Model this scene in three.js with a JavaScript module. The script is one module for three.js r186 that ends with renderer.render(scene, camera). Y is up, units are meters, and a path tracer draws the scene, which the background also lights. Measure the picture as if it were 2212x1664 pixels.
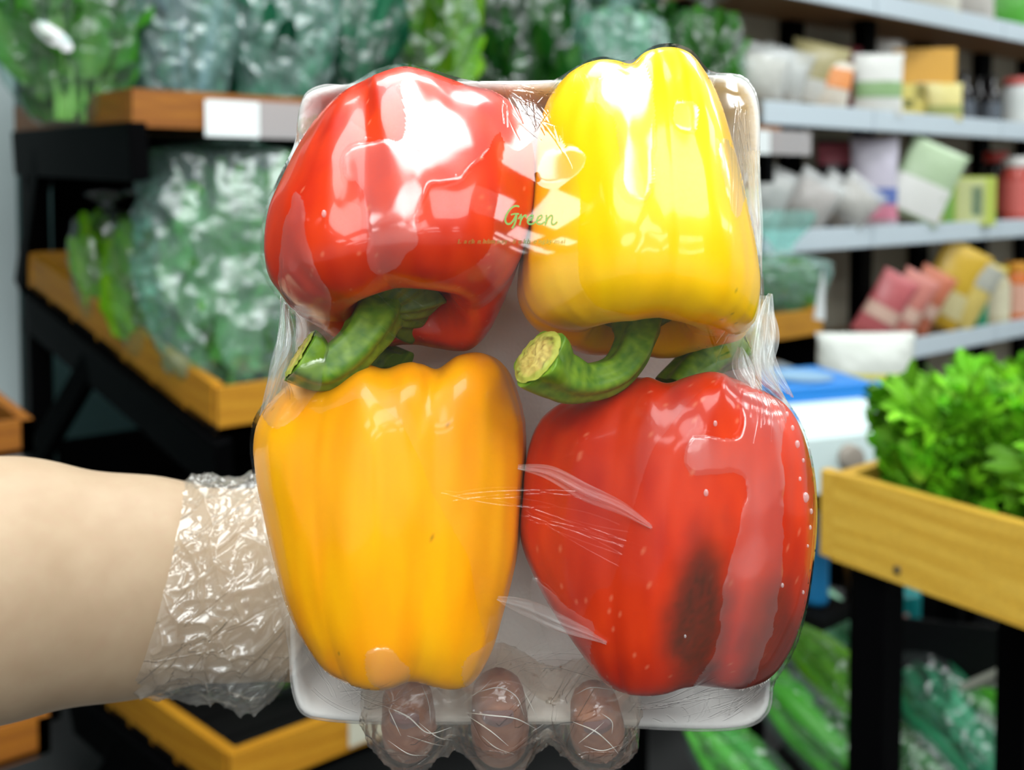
import * as THREE from 'three';
import { RectAreaLightUniformsLib } from 'three/addons/lights/RectAreaLightUniformsLib.js';
import { mergeGeometries } from 'three/addons/utils/BufferGeometryUtils.js';
import { RoundedBoxGeometry } from 'three/addons/geometries/RoundedBoxGeometry.js';
import { createNoise3D } from 'simplex-noise';

// ---------------------------------------------------------------- camera, light, exposure
// Room axes: x runs along the display wall to the right, -z goes into the wall. Metres, y up.
const W_PX = 2212, H_PX = 1664, F_PX = 2050, PX0 = 1106, PY0 = 490;      // focal length and principal point in photograph pixels
const camera = new THREE.PerspectiveCamera(2 * Math.atan(H_PX / 2 / F_PX) * 180 / Math.PI, W_PX / H_PX, 0.05, 40);
camera.rotation.order = 'YXZ';
camera.position.set(0, 1.38, 0);
camera.rotation.set(-0.0436, -0.651, 0);
camera.setViewOffset(W_PX, H_PX, 0, H_PX / 2 - PY0, W_PX, H_PX);        // shifted lens
camera.focus = 0.262;
camera.userData.fStop = 10.5;
camera.updateMatrixWorld(true);

const scene = new THREE.Scene();
scene.background = new THREE.Color(0x000000);
const renderer = new THREE.WebGLRenderer({ antialias: true });
renderer.toneMapping = THREE.LinearToneMapping;
renderer.toneMappingExposure = 0.83;
renderer.shadowMap.enabled = true;
RectAreaLightUniformsLib.init();

// ceiling tube fittings: [x, z, length along x, length along z]
const LAMP_LEVEL = 8, LAMP_COLOR = new THREE.Color().setRGB(0.95, 1.0, 1.0), CEILING = 2.85;
const LAMPS = [];
for (const [x, z] of [[0.15, -0.40], [-1.15, 0.75], [0.55, 1.45], [-1.15, 2.5]]) LAMPS.push([x, z, 1.2, 1.2]);
for (const [x, z] of [[0.75, -1.3], [2.6, -1.0], [4.3, -1.0], [2.6, 0.6], [4.3, 0.6], [3.4, 2.0], [4.9, 2.0], [-2.9, 1.9], [-2.2, 3.4], [-0.6, 3.6], [-3.2, 3.6], [-2.2, 4.9], [-0.6, 5.0]]) LAMPS.push([x, z, 1.2, 0.6]);  // right and far rear panels are unseen additions that brighten film and tray lip
for (const z of [-2.2, -1.5, -0.8, -0.1, 0.6]) LAMPS.push([-2.2, z, 0.1, 0.3]);      // row of short fittings along the left wall

// ---------------------------------------------------------------- helpers
const V3 = (x, y, z) => new THREE.Vector3(x, y, z);
function rng(seed) { let a = seed >>> 0; return () => { a = (a + 0x6d2b79f5) | 0; let t = Math.imul(a ^ (a >>> 15), 1 | a); t = (t + Math.imul(t ^ (t >>> 7), 61 | t)) ^ t; return ((t ^ (t >>> 14)) >>> 0) / 4294967296; }; }
const noise3 = createNoise3D(rng(7));
const clamp = (x, a = 0, b = 1) => Math.min(b, Math.max(a, x));
const lerp = (a, b, t) => a + (b - a) * t;
const smooth = (a, b, x) => { const t = clamp((x - a) / (b - a)); return t * t * (3 - 2 * t); };
function fbm(x, y, z, n = 4) { let s = 0, a = 0.5; for (let i = 0; i < n; i++) { s += a * noise3(x, y, z); x *= 2.03; y *= 2.03; z *= 2.03; a *= 0.5; } return s; }
function ridged(x, y, z, n = 3) { let s = 0, a = 0.5; for (let i = 0; i < n; i++) { s += a * (1 - Math.abs(noise3(x, y, z)) * 2); x *= 1.9; y *= 1.9; z *= 1.9; a *= 0.5; } return s; }
// a point of the picture at a depth along the lens axis, in the camera's own axes and in the room
const cam = (px, py, d) => V3((px - PX0) / F_PX * d, -(py - PY0) / F_PX * d, -d);
const toWorld = (v) => v.clone().applyMatrix4(camera.matrixWorld);
const at = (px, py, d) => toWorld(cam(px, py, d));
const toPx = (v) => [PX0 + F_PX * v.x / -v.z, PY0 - F_PX * v.y / -v.z, -v.z];
const used = new Map();
function numbered(name) { const n = used.get(name) ?? 0; used.set(name, n + 1); return n ? name + '_' + String(n).padStart(3, '0') : name; }
function tag(o, label, category, group) { o.userData.label = label; o.userData.category = category; if (group) o.userData.group = group; return o; }
function thing(name, label, category, pos = [0, 0, 0], turn = 0, group) {
  const o = new THREE.Group(); o.name = numbered(name); scene.add(o);
  o.position.set(...(pos.isVector3 ? pos.toArray() : pos)); o.rotation.y = turn;
  return tag(o, label, category, group);
}
function part(name, geo, mat, parent, label) {
  const m = new THREE.Mesh(geo, mat); m.name = parent ? name : numbered(name); m.castShadow = m.receiveShadow = true;
  if (parent) { let k = 0; const base = name; while (parent.children.some((c) => c.name === m.name)) m.name = base + '_' + String(++k).padStart(3, '0'); }
  (parent ?? scene).add(m);
  if (label) m.userData.label = label;
  return m;
}
function struct(name, geo, mat, parent) { const m = part(name, geo, mat, parent); if (!parent) m.userData.kind = 'structure'; return m; }
// things near the lens are built in the camera's axes: a group turned like the camera and standing at `centre` (camera axes)
function heroThing(name, label, category, centre, group) {
  const o = thing(name, label, category, toWorld(centre), 0, group);
  o.quaternion.copy(camera.quaternion); o.userData.label = label; o.heroCentre = centre.clone();
  return o;
}
function local(geo, centre) { geo.translate(-centre.x, -centre.y, -centre.z); return geo; }
function gridGeo(pts, nu, nv, closedU, uvs) {      // pts row by row: nv rows of nu points
  const g = new THREE.BufferGeometry(), idx = [], pos = new Float32Array(pts.length * 3);
  pts.forEach((p, i) => { pos[i * 3] = p.x; pos[i * 3 + 1] = p.y; pos[i * 3 + 2] = p.z; });
  for (let j = 0; j < nv - 1; j++) for (let i = 0; i < (closedU ? nu : nu - 1); i++) {
    const a = j * nu + i, b = j * nu + (i + 1) % nu, c = a + nu, d = b + nu;
    idx.push(a, b, d, a, d, c);
  }
  g.setAttribute('position', new THREE.BufferAttribute(pos, 3));
  if (uvs) g.setAttribute('uv', new THREE.BufferAttribute(new Float32Array(uvs), 2));
  g.setIndex(idx); g.computeVertexNormals();
  return g;
}
function flip(g) { const a = g.index.array; for (let i = 0; i < a.length; i += 3) { const t = a[i]; a[i] = a[i + 1]; a[i + 1] = t; } g.computeVertexNormals(); return g; }
function colorize(g, fn) {
  const p = g.attributes.position, c = new Float32Array(p.count * 3), v = V3(0, 0, 0);
  for (let i = 0; i < p.count; i++) { v.fromBufferAttribute(p, i); const q = fn(v, i); c[i * 3] = q[0]; c[i * 3 + 1] = q[1]; c[i * 3 + 2] = q[2]; }
  g.setAttribute('color', new THREE.BufferAttribute(c, 3)); return g;
}
const mix3 = (a, b, t) => [lerp(a[0], b[0], t), lerp(a[1], b[1], t), lerp(a[2], b[2], t)];
const phys = (o) => new THREE.MeshPhysicalMaterial({ side: THREE.DoubleSide, ...o });
const std = (o) => new THREE.MeshStandardMaterial({ side: THREE.DoubleSide, ...o });
const lin = (r, g, b) => new THREE.Color().setRGB(r, g, b);
function box(w, h, d, x = 0, y = 0, z = 0, r = 0) { const g = r ? new RoundedBoxGeometry(w, h, d, 2, r) : new THREE.BoxGeometry(w, h, d); return g.translate(x, y, z); }
// a tube along points with a radius at each, ribs and closed ends
function sweep(points, radii, { seg = 60, around = 24, ribs = 0, ribDepth = 0, twist = 0, capStart = true, capEnd = true, squash = 1 } = {}) {
  const curve = new THREE.CatmullRomCurve3(points), fr = curve.computeFrenetFrames(seg, false), pts = [];
  const rc = (t) => { const x = t * (radii.length - 1), i = Math.min(radii.length - 2, Math.floor(x)), f = x - i; return lerp(radii[i], radii[i + 1], f * f * (3 - 2 * f)); };
  const ring = (c, i, r) => { for (let k = 0; k < around; k++) { const a = k / around * Math.PI * 2, rr = r * (1 + ribDepth * Math.cos(ribs * a + twist * i)); pts.push(c.clone().addScaledVector(fr.normals[i], Math.cos(a) * rr).addScaledVector(fr.binormals[i], Math.sin(a) * rr * squash)); } };
  let rows = 0;
  if (capStart) { ring(curve.getPoint(0), 0, 1e-5); rows++; }
  for (let i = 0; i <= seg; i++) { ring(curve.getPointAt(i / seg), i, rc(i / seg)); rows++; }
  if (capEnd) { ring(curve.getPoint(1), seg, 1e-5); rows++; }
  return gridGeo(pts, around, rows, true);
}
// naive surface nets: the zero level of a signed distance on a grid
function surfaceNets(sdf, lo, hi, cell) {
  const n = [0, 1, 2].map((k) => Math.ceil((hi[k] - lo[k]) / cell) + 1), [nx, ny, nz] = n, f = new Float32Array(nx * ny * nz);
  for (let k = 0, q = 0; k < nz; k++) for (let j = 0; j < ny; j++) for (let i = 0; i < nx; i++, q++) f[q] = sdf(lo[0] + i * cell, lo[1] + j * cell, lo[2] + k * cell);
  const vid = new Int32Array(nx * ny * nz).fill(-1), pos = [], idx = [], at3 = (i, j, k) => (k * ny + j) * nx + i;
  const C = [[0, 0, 0], [1, 0, 0], [0, 1, 0], [1, 1, 0], [0, 0, 1], [1, 0, 1], [0, 1, 1], [1, 1, 1]], E = [[0, 1], [2, 3], [4, 5], [6, 7], [0, 2], [1, 3], [4, 6], [5, 7], [0, 4], [1, 5], [2, 6], [3, 7]];
  for (let k = 0; k < nz - 1; k++) for (let j = 0; j < ny - 1; j++) for (let i = 0; i < nx - 1; i++) {
    const v = C.map((c) => f[at3(i + c[0], j + c[1], k + c[2])]); let x = 0, y = 0, z = 0, m = 0;
    for (const [a, b] of E) if ((v[a] < 0) !== (v[b] < 0)) { const t = v[a] / (v[a] - v[b]); x += lerp(C[a][0], C[b][0], t); y += lerp(C[a][1], C[b][1], t); z += lerp(C[a][2], C[b][2], t); m++; }
    if (m) { vid[at3(i, j, k)] = pos.length / 3; pos.push(lo[0] + (i + x / m) * cell, lo[1] + (j + y / m) * cell, lo[2] + (k + z / m) * cell); }
  }
  const quad = (a, b, c, d, s) => { if (a < 0 || b < 0 || c < 0 || d < 0) return; s ? idx.push(a, b, c, a, c, d) : idx.push(a, c, b, a, d, c); };
  for (let k = 1; k < nz - 1; k++) for (let j = 1; j < ny - 1; j++) for (let i = 1; i < nx - 1; i++) {
    const s = f[at3(i, j, k)] < 0;
    if (s !== f[at3(i + 1, j, k)] < 0) quad(vid[at3(i, j - 1, k - 1)], vid[at3(i, j, k - 1)], vid[at3(i, j, k)], vid[at3(i, j - 1, k)], s);
    if (s !== f[at3(i, j + 1, k)] < 0) quad(vid[at3(i - 1, j, k - 1)], vid[at3(i - 1, j, k)], vid[at3(i, j, k)], vid[at3(i, j, k - 1)], s);
    if (s !== f[at3(i, j, k + 1)] < 0) quad(vid[at3(i - 1, j - 1, k)], vid[at3(i, j - 1, k)], vid[at3(i, j, k)], vid[at3(i - 1, j, k)], s);
  }
  const g = new THREE.BufferGeometry(); g.setAttribute('position', new THREE.BufferAttribute(new Float32Array(pos), 3)); g.setIndex(idx); g.computeVertexNormals();
  return g;
}
// distance to a tapered capsule
function capsule(p, a, b, ra, rb) {
  const bx = b.x - a.x, by = b.y - a.y, bz = b.z - a.z, px = p.x - a.x, py = p.y - a.y, pz = p.z - a.z;
  const t = clamp((px * bx + py * by + pz * bz) / (bx * bx + by * by + bz * bz));
  return Math.hypot(px - bx * t, py - by * t, pz - bz * t) - lerp(ra, rb, t);
}
const smin = (a, b, k) => { const h = Math.max(k - Math.abs(a - b), 0) / k; return Math.min(a, b) - h * h * k * 0.25; };
function canvasTex(w, h, draw, srgb = true) {
  const c = document.createElement('canvas'); c.width = w; c.height = h; draw(c.getContext('2d'), w, h);
  const t = new THREE.CanvasTexture(c); if (srgb) t.colorSpace = THREE.SRGBColorSpace; t.wrapS = t.wrapT = THREE.RepeatWrapping; return t;
}
function dataTex(w, h, fn, srgb = true) {      // fn(u, v) -> [r, g, b] 0..1
  const d = new Uint8Array(w * h * 4);
  for (let j = 0, q = 0; j < h; j++) for (let i = 0; i < w; i++, q += 4) { const c = fn(i / w, j / h); d[q] = clamp(c[0]) * 255; d[q + 1] = clamp(c[1]) * 255; d[q + 2] = clamp(c[2]) * 255; d[q + 3] = 255; }
  const t = new THREE.DataTexture(d, w, h); t.magFilter = t.minFilter = THREE.LinearFilter; t.wrapS = t.wrapT = THREE.RepeatWrapping; if (srgb) t.colorSpace = THREE.SRGBColorSpace; t.needsUpdate = true; return t;
}

// ---------------------------------------------------------------- the room
const ROOM = { x0: -4.2, x1: 5.6, z0: -3.75, z1: 6.0, t: 0.12 };
const wallMat = std({ color: lin(0.60, 0.64, 0.64), roughness: 0.7 }), tealMat = std({ color: lin(0.09, 0.19, 0.19), roughness: 0.6 }), paleWall = std({ color: lin(0.80, 0.80, 0.79), roughness: 0.6 });
const floorMat = std({ color: lin(0.045, 0.045, 0.045), roughness: 0.5 });
{
  const { x0, x1, z0, z1, t } = ROOM, w = x1 - x0, d = z1 - z0, cx = (x0 + x1) / 2, cz = (z0 + z1) / 2;
  struct('floor', box(w + 2 * t, t, d + 2 * t, cx, -t / 2, cz), floorMat);
  struct('ceiling', box(w + 2 * t, t, d + 2 * t, cx, CEILING + t / 2, cz), wallMat);
  struct('wall_back', box(w + 2 * t, CEILING, t, cx, CEILING / 2, z0 - t / 2), tealMat);
  struct('wall_front', box(w + 2 * t, CEILING, t, cx, CEILING / 2, z1 + t / 2), paleWall);
  struct('wall_left', box(t, CEILING, d, x0 - t / 2, CEILING / 2, cz), paleWall);
  struct('wall_right', box(t, CEILING, d, x1 + t / 2, CEILING / 2, cz), wallMat);
}
{
  const body = std({ color: lin(0.8, 0.8, 0.8), roughness: 0.5 }), glow = std({ color: lin(0.8, 0.8, 0.8), emissive: LAMP_COLOR.clone(), emissiveIntensity: 3 });
  for (const [x, z, a, b] of LAMPS) {
    const t = thing('ceiling_light', 'unseen flat white ceiling panel lamp with a frosted diffuser', 'lamp', [x, CEILING, z], 0, 'ceiling lamps of the shop');
    part('housing', box(a, 0.03, b, 0, -0.015, 0, 0.006), body, t);
    part('diffuser', box(a - 0.04, 0.02, b - 0.03, 0, -0.04, 0, 0.008), glow, t);
    const l = new THREE.RectAreaLight(LAMP_COLOR, LAMP_LEVEL, a - 0.05, b - 0.04); l.name = 'lamp_light';
    l.position.set(0, -0.055, 0); l.rotation.x = -Math.PI / 2; t.add(l);
  }
}

// ---------------------------------------------------------------- the four peppers (camera axes)
function starRadius(poly, c) {           // outline as a radius for each of 720 directions about c
  const out = new Float32Array(720);
  for (let k = 0; k < 720; k++) {
    const a = k / 720 * Math.PI * 2, dx = Math.cos(a), dy = Math.sin(a); let best = 0;
    for (let i = 0; i < poly.length; i++) {
      const [x1, y1] = poly[i], [x2, y2] = poly[(i + 1) % poly.length], ex = x2 - x1, ey = y2 - y1, den = dx * ey - dy * ex;
      if (Math.abs(den) < 1e-9) continue;
      const t = ((x1 - c[0]) * ey - (y1 - c[1]) * ex) / den, s = ((x1 - c[0]) * dy - (y1 - c[1]) * dx) / den;
      if (t > 0 && s >= 0 && s <= 1) best = Math.max(best, t);
    }
    out[k] = best;
  }
  return out;
}
function smoothRing(a, n) { let b = a; for (let k = 0; k < n; k++) b = b.map((_, i) => (b[(i + 719) % 720] + 2 * b[i] + b[(i + 1) % 720]) / 4); return b; }
const ringAt = (r, a) => { const x = ((a / (Math.PI * 2)) % 1 + 1) % 1 * 720, i = Math.floor(x), f = x - i; return lerp(r[i % 720], r[(i + 1) % 720], f); };
function spline(poly, n = 8) {           // closed smooth curve through a traced outline
  const c = new THREE.CatmullRomCurve3(poly.map(([x, y]) => V3(x, y, 0)), true, 'centripetal'), out = [];
  for (let i = 0; i < poly.length * n; i++) { const p = c.getPoint(i / (poly.length * n)); out.push([p.x, p.y]); }
  return out;
}
const PROFILE = new THREE.CatmullRomCurve3([[0.002, 0.46], [0.13, 0.455], [0.25, 0.54], [0.37, 0.80], [0.52, 0.985], [0.72, 0.985], [0.90, 0.86], [0.99, 0.60], [1.0, 0.28], [0.965, -0.08], [0.90, -0.42], [0.81, -0.72], [0.67, -0.93], [0.48, -0.985], [0.30, -0.90], [0.15, -0.80], [0.002, -0.76]].map(([x, y]) => V3(x, y, 0)), false, 'centripetal');
function pepperBody({ outline, depth, thick, grooves, turn, seed, color }) {
  const poly = spline(outline), xs = poly.map((p) => p[0]), ys = poly.map((p) => p[1]);
  const x0 = Math.min(...xs), x1 = Math.max(...xs), y0 = Math.min(...ys), y1 = Math.max(...ys), c = [(x0 + x1) / 2, (y0 + y1) / 2];
  const centre = cam(c[0], c[1], depth), sx = (x1 - x0) / 2 / F_PX * depth, sy = (y1 - y0) / 2 / F_PX * depth, NU = 260, NV = 190, pts = [];
  const q = new THREE.Quaternion().setFromEuler(new THREE.Euler(...turn, 'ZXY'));
  for (let j = 0; j < NV; j++) {
    const s = j / (NV - 1), p = PROFILE.getPoint(s), end = Math.max(smooth(0.42, 0.18, s), smooth(0.62, 0.85, s));
    for (let i = 0; i < NU; i++) {
      const a = i / NU * Math.PI * 2; let g = 0;
      for (const [ga, gw, gd] of grooves) { let d = Math.abs(a - ga); d = Math.min(d, Math.PI * 2 - d); g += gd * Math.exp(-(d * d) / (gw * gw)) + gd * 0.25 * Math.exp(-Math.abs(d) / 0.08); }
      const nearAxis = smooth(0.05, 0.5, p.x), wob = 0.02 * noise3(Math.cos(a) * 1.3 + seed, Math.sin(a) * 1.3, s * 2.2) + 0.008 * noise3(Math.cos(a) * 4 + seed, Math.sin(a) * 4, s * 6);
      const r = p.x * (1 - g * (0.30 + 0.75 * end) * nearAxis) * (1 + wob), h = p.y * (1 - g * 0.42 * end * nearAxis) + wob * 0.3;
      const v = V3(Math.cos(a) * r, h, Math.sin(a) * r).applyQuaternion(q);
      pts.push(V3(v.x * sx, v.y * sy, v.z * thick).add(centre));
    }
  }
  // draw the body out to the traced outline, each point within its own depth
  const want = smoothRing(starRadius(poly, c), 3), have = new Float32Array(720);
  for (const v of pts) { const [px, py] = toPx(v), a = Math.atan2(py - c[1], px - c[0]), k = Math.round(((a / (Math.PI * 2)) + 1) % 1 * 720) % 720, r = Math.hypot(px - c[0], py - c[1]); for (let d = -3; d <= 3; d++) { const m = (k + d + 720) % 720; if (r * (1 - Math.abs(d) * 0.0006) > have[m]) have[m] = r * (1 - Math.abs(d) * 0.0006); } }
  const k = smoothRing(have.map((h, i) => want[i] / h), 4), hs = smoothRing(have, 4);
  for (const v of pts) { const [px, py, d] = toPx(v), dx = px - c[0], dy = py - c[1], a = Math.atan2(dy, dx), r = Math.hypot(dx, dy), w = Math.pow(clamp(r / ringAt(hs, a)), 2), f = 1 + (ringAt(k, a) - 1) * w; v.copy(cam(c[0] + dx * f, c[1] + dy * f, d)); }
  const geo = gridGeo(pts, NU, NV, true);
  colorize(geo, (v, i) => color(v, toPx(v), i % NU / NU, Math.floor(i / NU) / NV));
  return { geo, centre, q, sx, sy, thick };
}
const skinMat = new THREE.MeshPhysicalMaterial({ vertexColors: true, roughness: 0.34, specularIntensity: 0.5, clearcoat: 0.4, clearcoatRoughness: 0.1, side: THREE.DoubleSide });
const stemMat = new THREE.MeshPhysicalMaterial({ vertexColors: true, roughness: 0.42, specularIntensity: 0.7, side: THREE.DoubleSide });
const fleck = (v, s, n) => fbm(v.x * s + n, v.y * s, v.z * s, 3);
const YELLOW = (base, deep, n) => (v) => { let c = mix3(base, deep, clamp(0.4 + 0.7 * fbm(v.x * 70 + n, v.y * 16, v.z * 40, 3))); const k = noise3(v.x * 900 + n, v.y * 900, v.z * 900); if (k > 0.9 && fleck(v, 30, n + 3) > 0.3) c = mix3(c, [0.20, 0.13, 0.01], 0.6); return c; };
const RED = (n, dark) => (v, px) => {
  let c = mix3([0.66, 0.040, 0.004], [0.44, 0.013, 0.002], clamp(0.45 + 0.8 * fbm(v.x * 60 + n, v.y * 22, v.z * 50, 3)));
  if (noise3(v.x * 1150 + n, v.y * 1150, v.z * 1150) > 0.9) c = mix3(c, [0.78, 0.28, 0.15], 0.35);
  return dark ? dark(c, v, px) : c;
};
// unripe brown-green blotches with ragged edges on the lower right pepper
const BLOTCH = (c, v, [px, py]) => {
  const e = 18 * fbm(v.x * 60, v.y * 60, v.z * 60, 3), one = Math.hypot((px - 1508 - (1320 - py) * 0.14) / 84, (py - 1335) / 215) + e / 90, two = Math.hypot((px - 1680) / 95, (py - 1420) / 190) + e / 80;
  const w = Math.max(smooth(1.2, 0.35, one), 0.8 * smooth(1.25, 0.4, two)), grain = 0.75 + 0.5 * Math.max(-0.6, noise3(v.x * 800, v.y * 800, v.z * 800));
  return mix3(c, [0.075 * grain, 0.02, 0.012], 0.92 * w);
};
const G4 = (o, w = 0.34, d = 0.16) => [0, 1, 2, 3].map((k) => [((o + k * Math.PI / 2) % (Math.PI * 2) + Math.PI * 2) % (Math.PI * 2), w, d]);
// angles: pi/2 faces the viewer, 0 the right
const PEPPERS = [
  { key: 'TL', label: 'red bell pepper at upper left of the wrapped tray, its stem bent below', depth: 0.276, thick: 0.0395, turn: [0.58, 0, 0.16], flip: true, seed: 1.3,
    grooves: [[Math.PI / 2 - 0.08, 0.26, 0.26], [Math.PI + 0.1, 0.34, 0.16], [3 * Math.PI / 2, 0.34, 0.16], [0.05, 0.34, 0.16]], color: RED(2),
    outline: [[760, 185], [815, 155], [870, 143], [930, 155], [1010, 182], [1070, 196], [1112, 226], [1138, 270], [1155, 340], [1155, 430], [1140, 510], [1118, 585], [1085, 660], [1050, 725], [1010, 758], [950, 755], [890, 745], [800, 752], [740, 738], [690, 708], [645, 682], [608, 640], [578, 595], [569, 530], [580, 450], [608, 385], [645, 310], [690, 245], [728, 207]] },
  { key: 'TR', label: 'yellow bell pepper at upper right of the tray, thick cut stem curving below', depth: 0.275, thick: 0.0390, turn: [0.38, 0, -0.03], flip: true, seed: 4.1,
    grooves: [[Math.PI / 2 + 0.12, 0.30, 0.12], [0.05, 0.34, 0.16], [Math.PI - 0.05, 0.34, 0.15], [3 * Math.PI / 2, 0.34, 0.16]], color: YELLOW([0.96, 0.57, 0.0], [0.94, 0.48, 0.0], 8),
    outline: [[1160, 300], [1172, 235], [1195, 190], [1235, 150], [1290, 129], [1330, 130], [1364, 138], [1392, 112], [1440, 100], [1490, 114], [1528, 158], [1560, 222], [1590, 330], [1618, 450], [1640, 560], [1645, 625], [1635, 690], [1602, 735], [1555, 746], [1500, 760], [1440, 776], [1380, 770], [1320, 770], [1260, 764], [1200, 738], [1145, 705], [1116, 655], [1116, 590], [1132, 500], [1148, 400]] },
  { key: 'BL', label: 'yellow bell pepper at lower left of the tray with a broad smooth front', depth: 0.275, thick: 0.0395, turn: [-0.16, 0, 0.0], seed: 7.7,
    grooves: [[Math.PI / 2 + 0.42, 0.30, 0.10], [Math.PI / 2 - 0.42, 0.26, 0.10], [0.0, 0.34, 0.13], [Math.PI, 0.34, 0.13], [3 * Math.PI / 2, 0.34, 0.15]], color: YELLOW([0.97, 0.44, 0.0], [0.95, 0.31, 0.0], 21),
    outline: [[545, 960], [553, 915], [572, 878], [612, 838], [660, 804], [720, 786], [785, 784], [832, 797], [872, 783], [915, 784], [945, 796], [985, 769], [1030, 761], [1080, 780], [1115, 828], [1135, 890], [1140, 960], [1131, 1080], [1118, 1200], [1092, 1320], [1062, 1420], [1020, 1481], [975, 1492], [925, 1482], [885, 1476], [845, 1490], [785, 1490], [720, 1465], [660, 1400], [620, 1320], [592, 1220], [570, 1120], [553, 1040]] },
  { key: 'BR', label: 'red bell pepper at the lower right of the wrapped tray with dark brown unripe blotches', depth: 0.277, thick: 0.0395, turn: [-0.18, 0, -0.10], seed: 11.9,
    grooves: [[Math.PI / 2 + 0.55, 0.30, 0.10], [Math.PI / 2 - 0.38, 0.28, 0.15], [-0.25 + Math.PI * 2, 0.34, 0.13], [Math.PI + 0.2, 0.34, 0.13], [3 * Math.PI / 2, 0.34, 0.15]], color: RED(33, BLOTCH),
    outline: [[1128, 1080], [1138, 970], [1165, 905], [1205, 872], [1260, 858], [1300, 838], [1350, 815], [1400, 814], [1440, 828], [1482, 815], [1530, 803], [1582, 811], [1640, 838], [1692, 870], [1730, 922], [1755, 1010], [1763, 1110], [1755, 1220], [1736, 1335], [1704, 1420], [1660, 1472], [1600, 1490], [1540, 1487], [1480, 1488], [1430, 1502], [1380, 1506], [1322, 1490], [1270, 1432], [1200, 1335], [1150, 1240], [1124, 1160]] },
];
const obstacles = [];                    // meshes in camera axes that carry the film
const STEMS = {
  TL: { path: [[818, 655, 0.264], [800, 705, 0.2545], [752, 765, 0.2495], [700, 795, 0.2480], [650, 766, 0.2465]], r: [0.0085, 0.0068, 0.0057, 0.0054, 0.0072], calyx: [812, 662, 0.2605], calyxR: 0.0165, aim: [-0.05, -0.62, 0.78] },
  TR: { path: [[1378, 690, 0.268], [1368, 752, 0.261], [1330, 805, 0.256], [1260, 825, 0.2515], [1202, 806, 0.2475], [1162, 772, 0.2445]], r: [0.0070, 0.0052, 0.0047, 0.0049, 0.0062, 0.0082], calyx: [1375, 690, 0.268], calyxR: 0.0125, aim: [0, -0.85, 0.5] },
  BL: { path: [[855, 800, 0.283], [835, 778, 0.286], [800, 768, 0.289]], r: [0.0065, 0.0045, 0.005], calyx: [858, 812, 0.281], calyxR: 0.012, aim: [0, 0.95, -0.3] },
  BR: { path: [[1470, 850, 0.284], [1500, 800, 0.287], [1545, 765, 0.290], [1600, 742, 0.291]], r: [0.0078, 0.0062, 0.0058, 0.0068], calyx: [1462, 858, 0.283], calyxR: 0.0125, aim: [0.2, 0.95, -0.3] },
};
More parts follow.
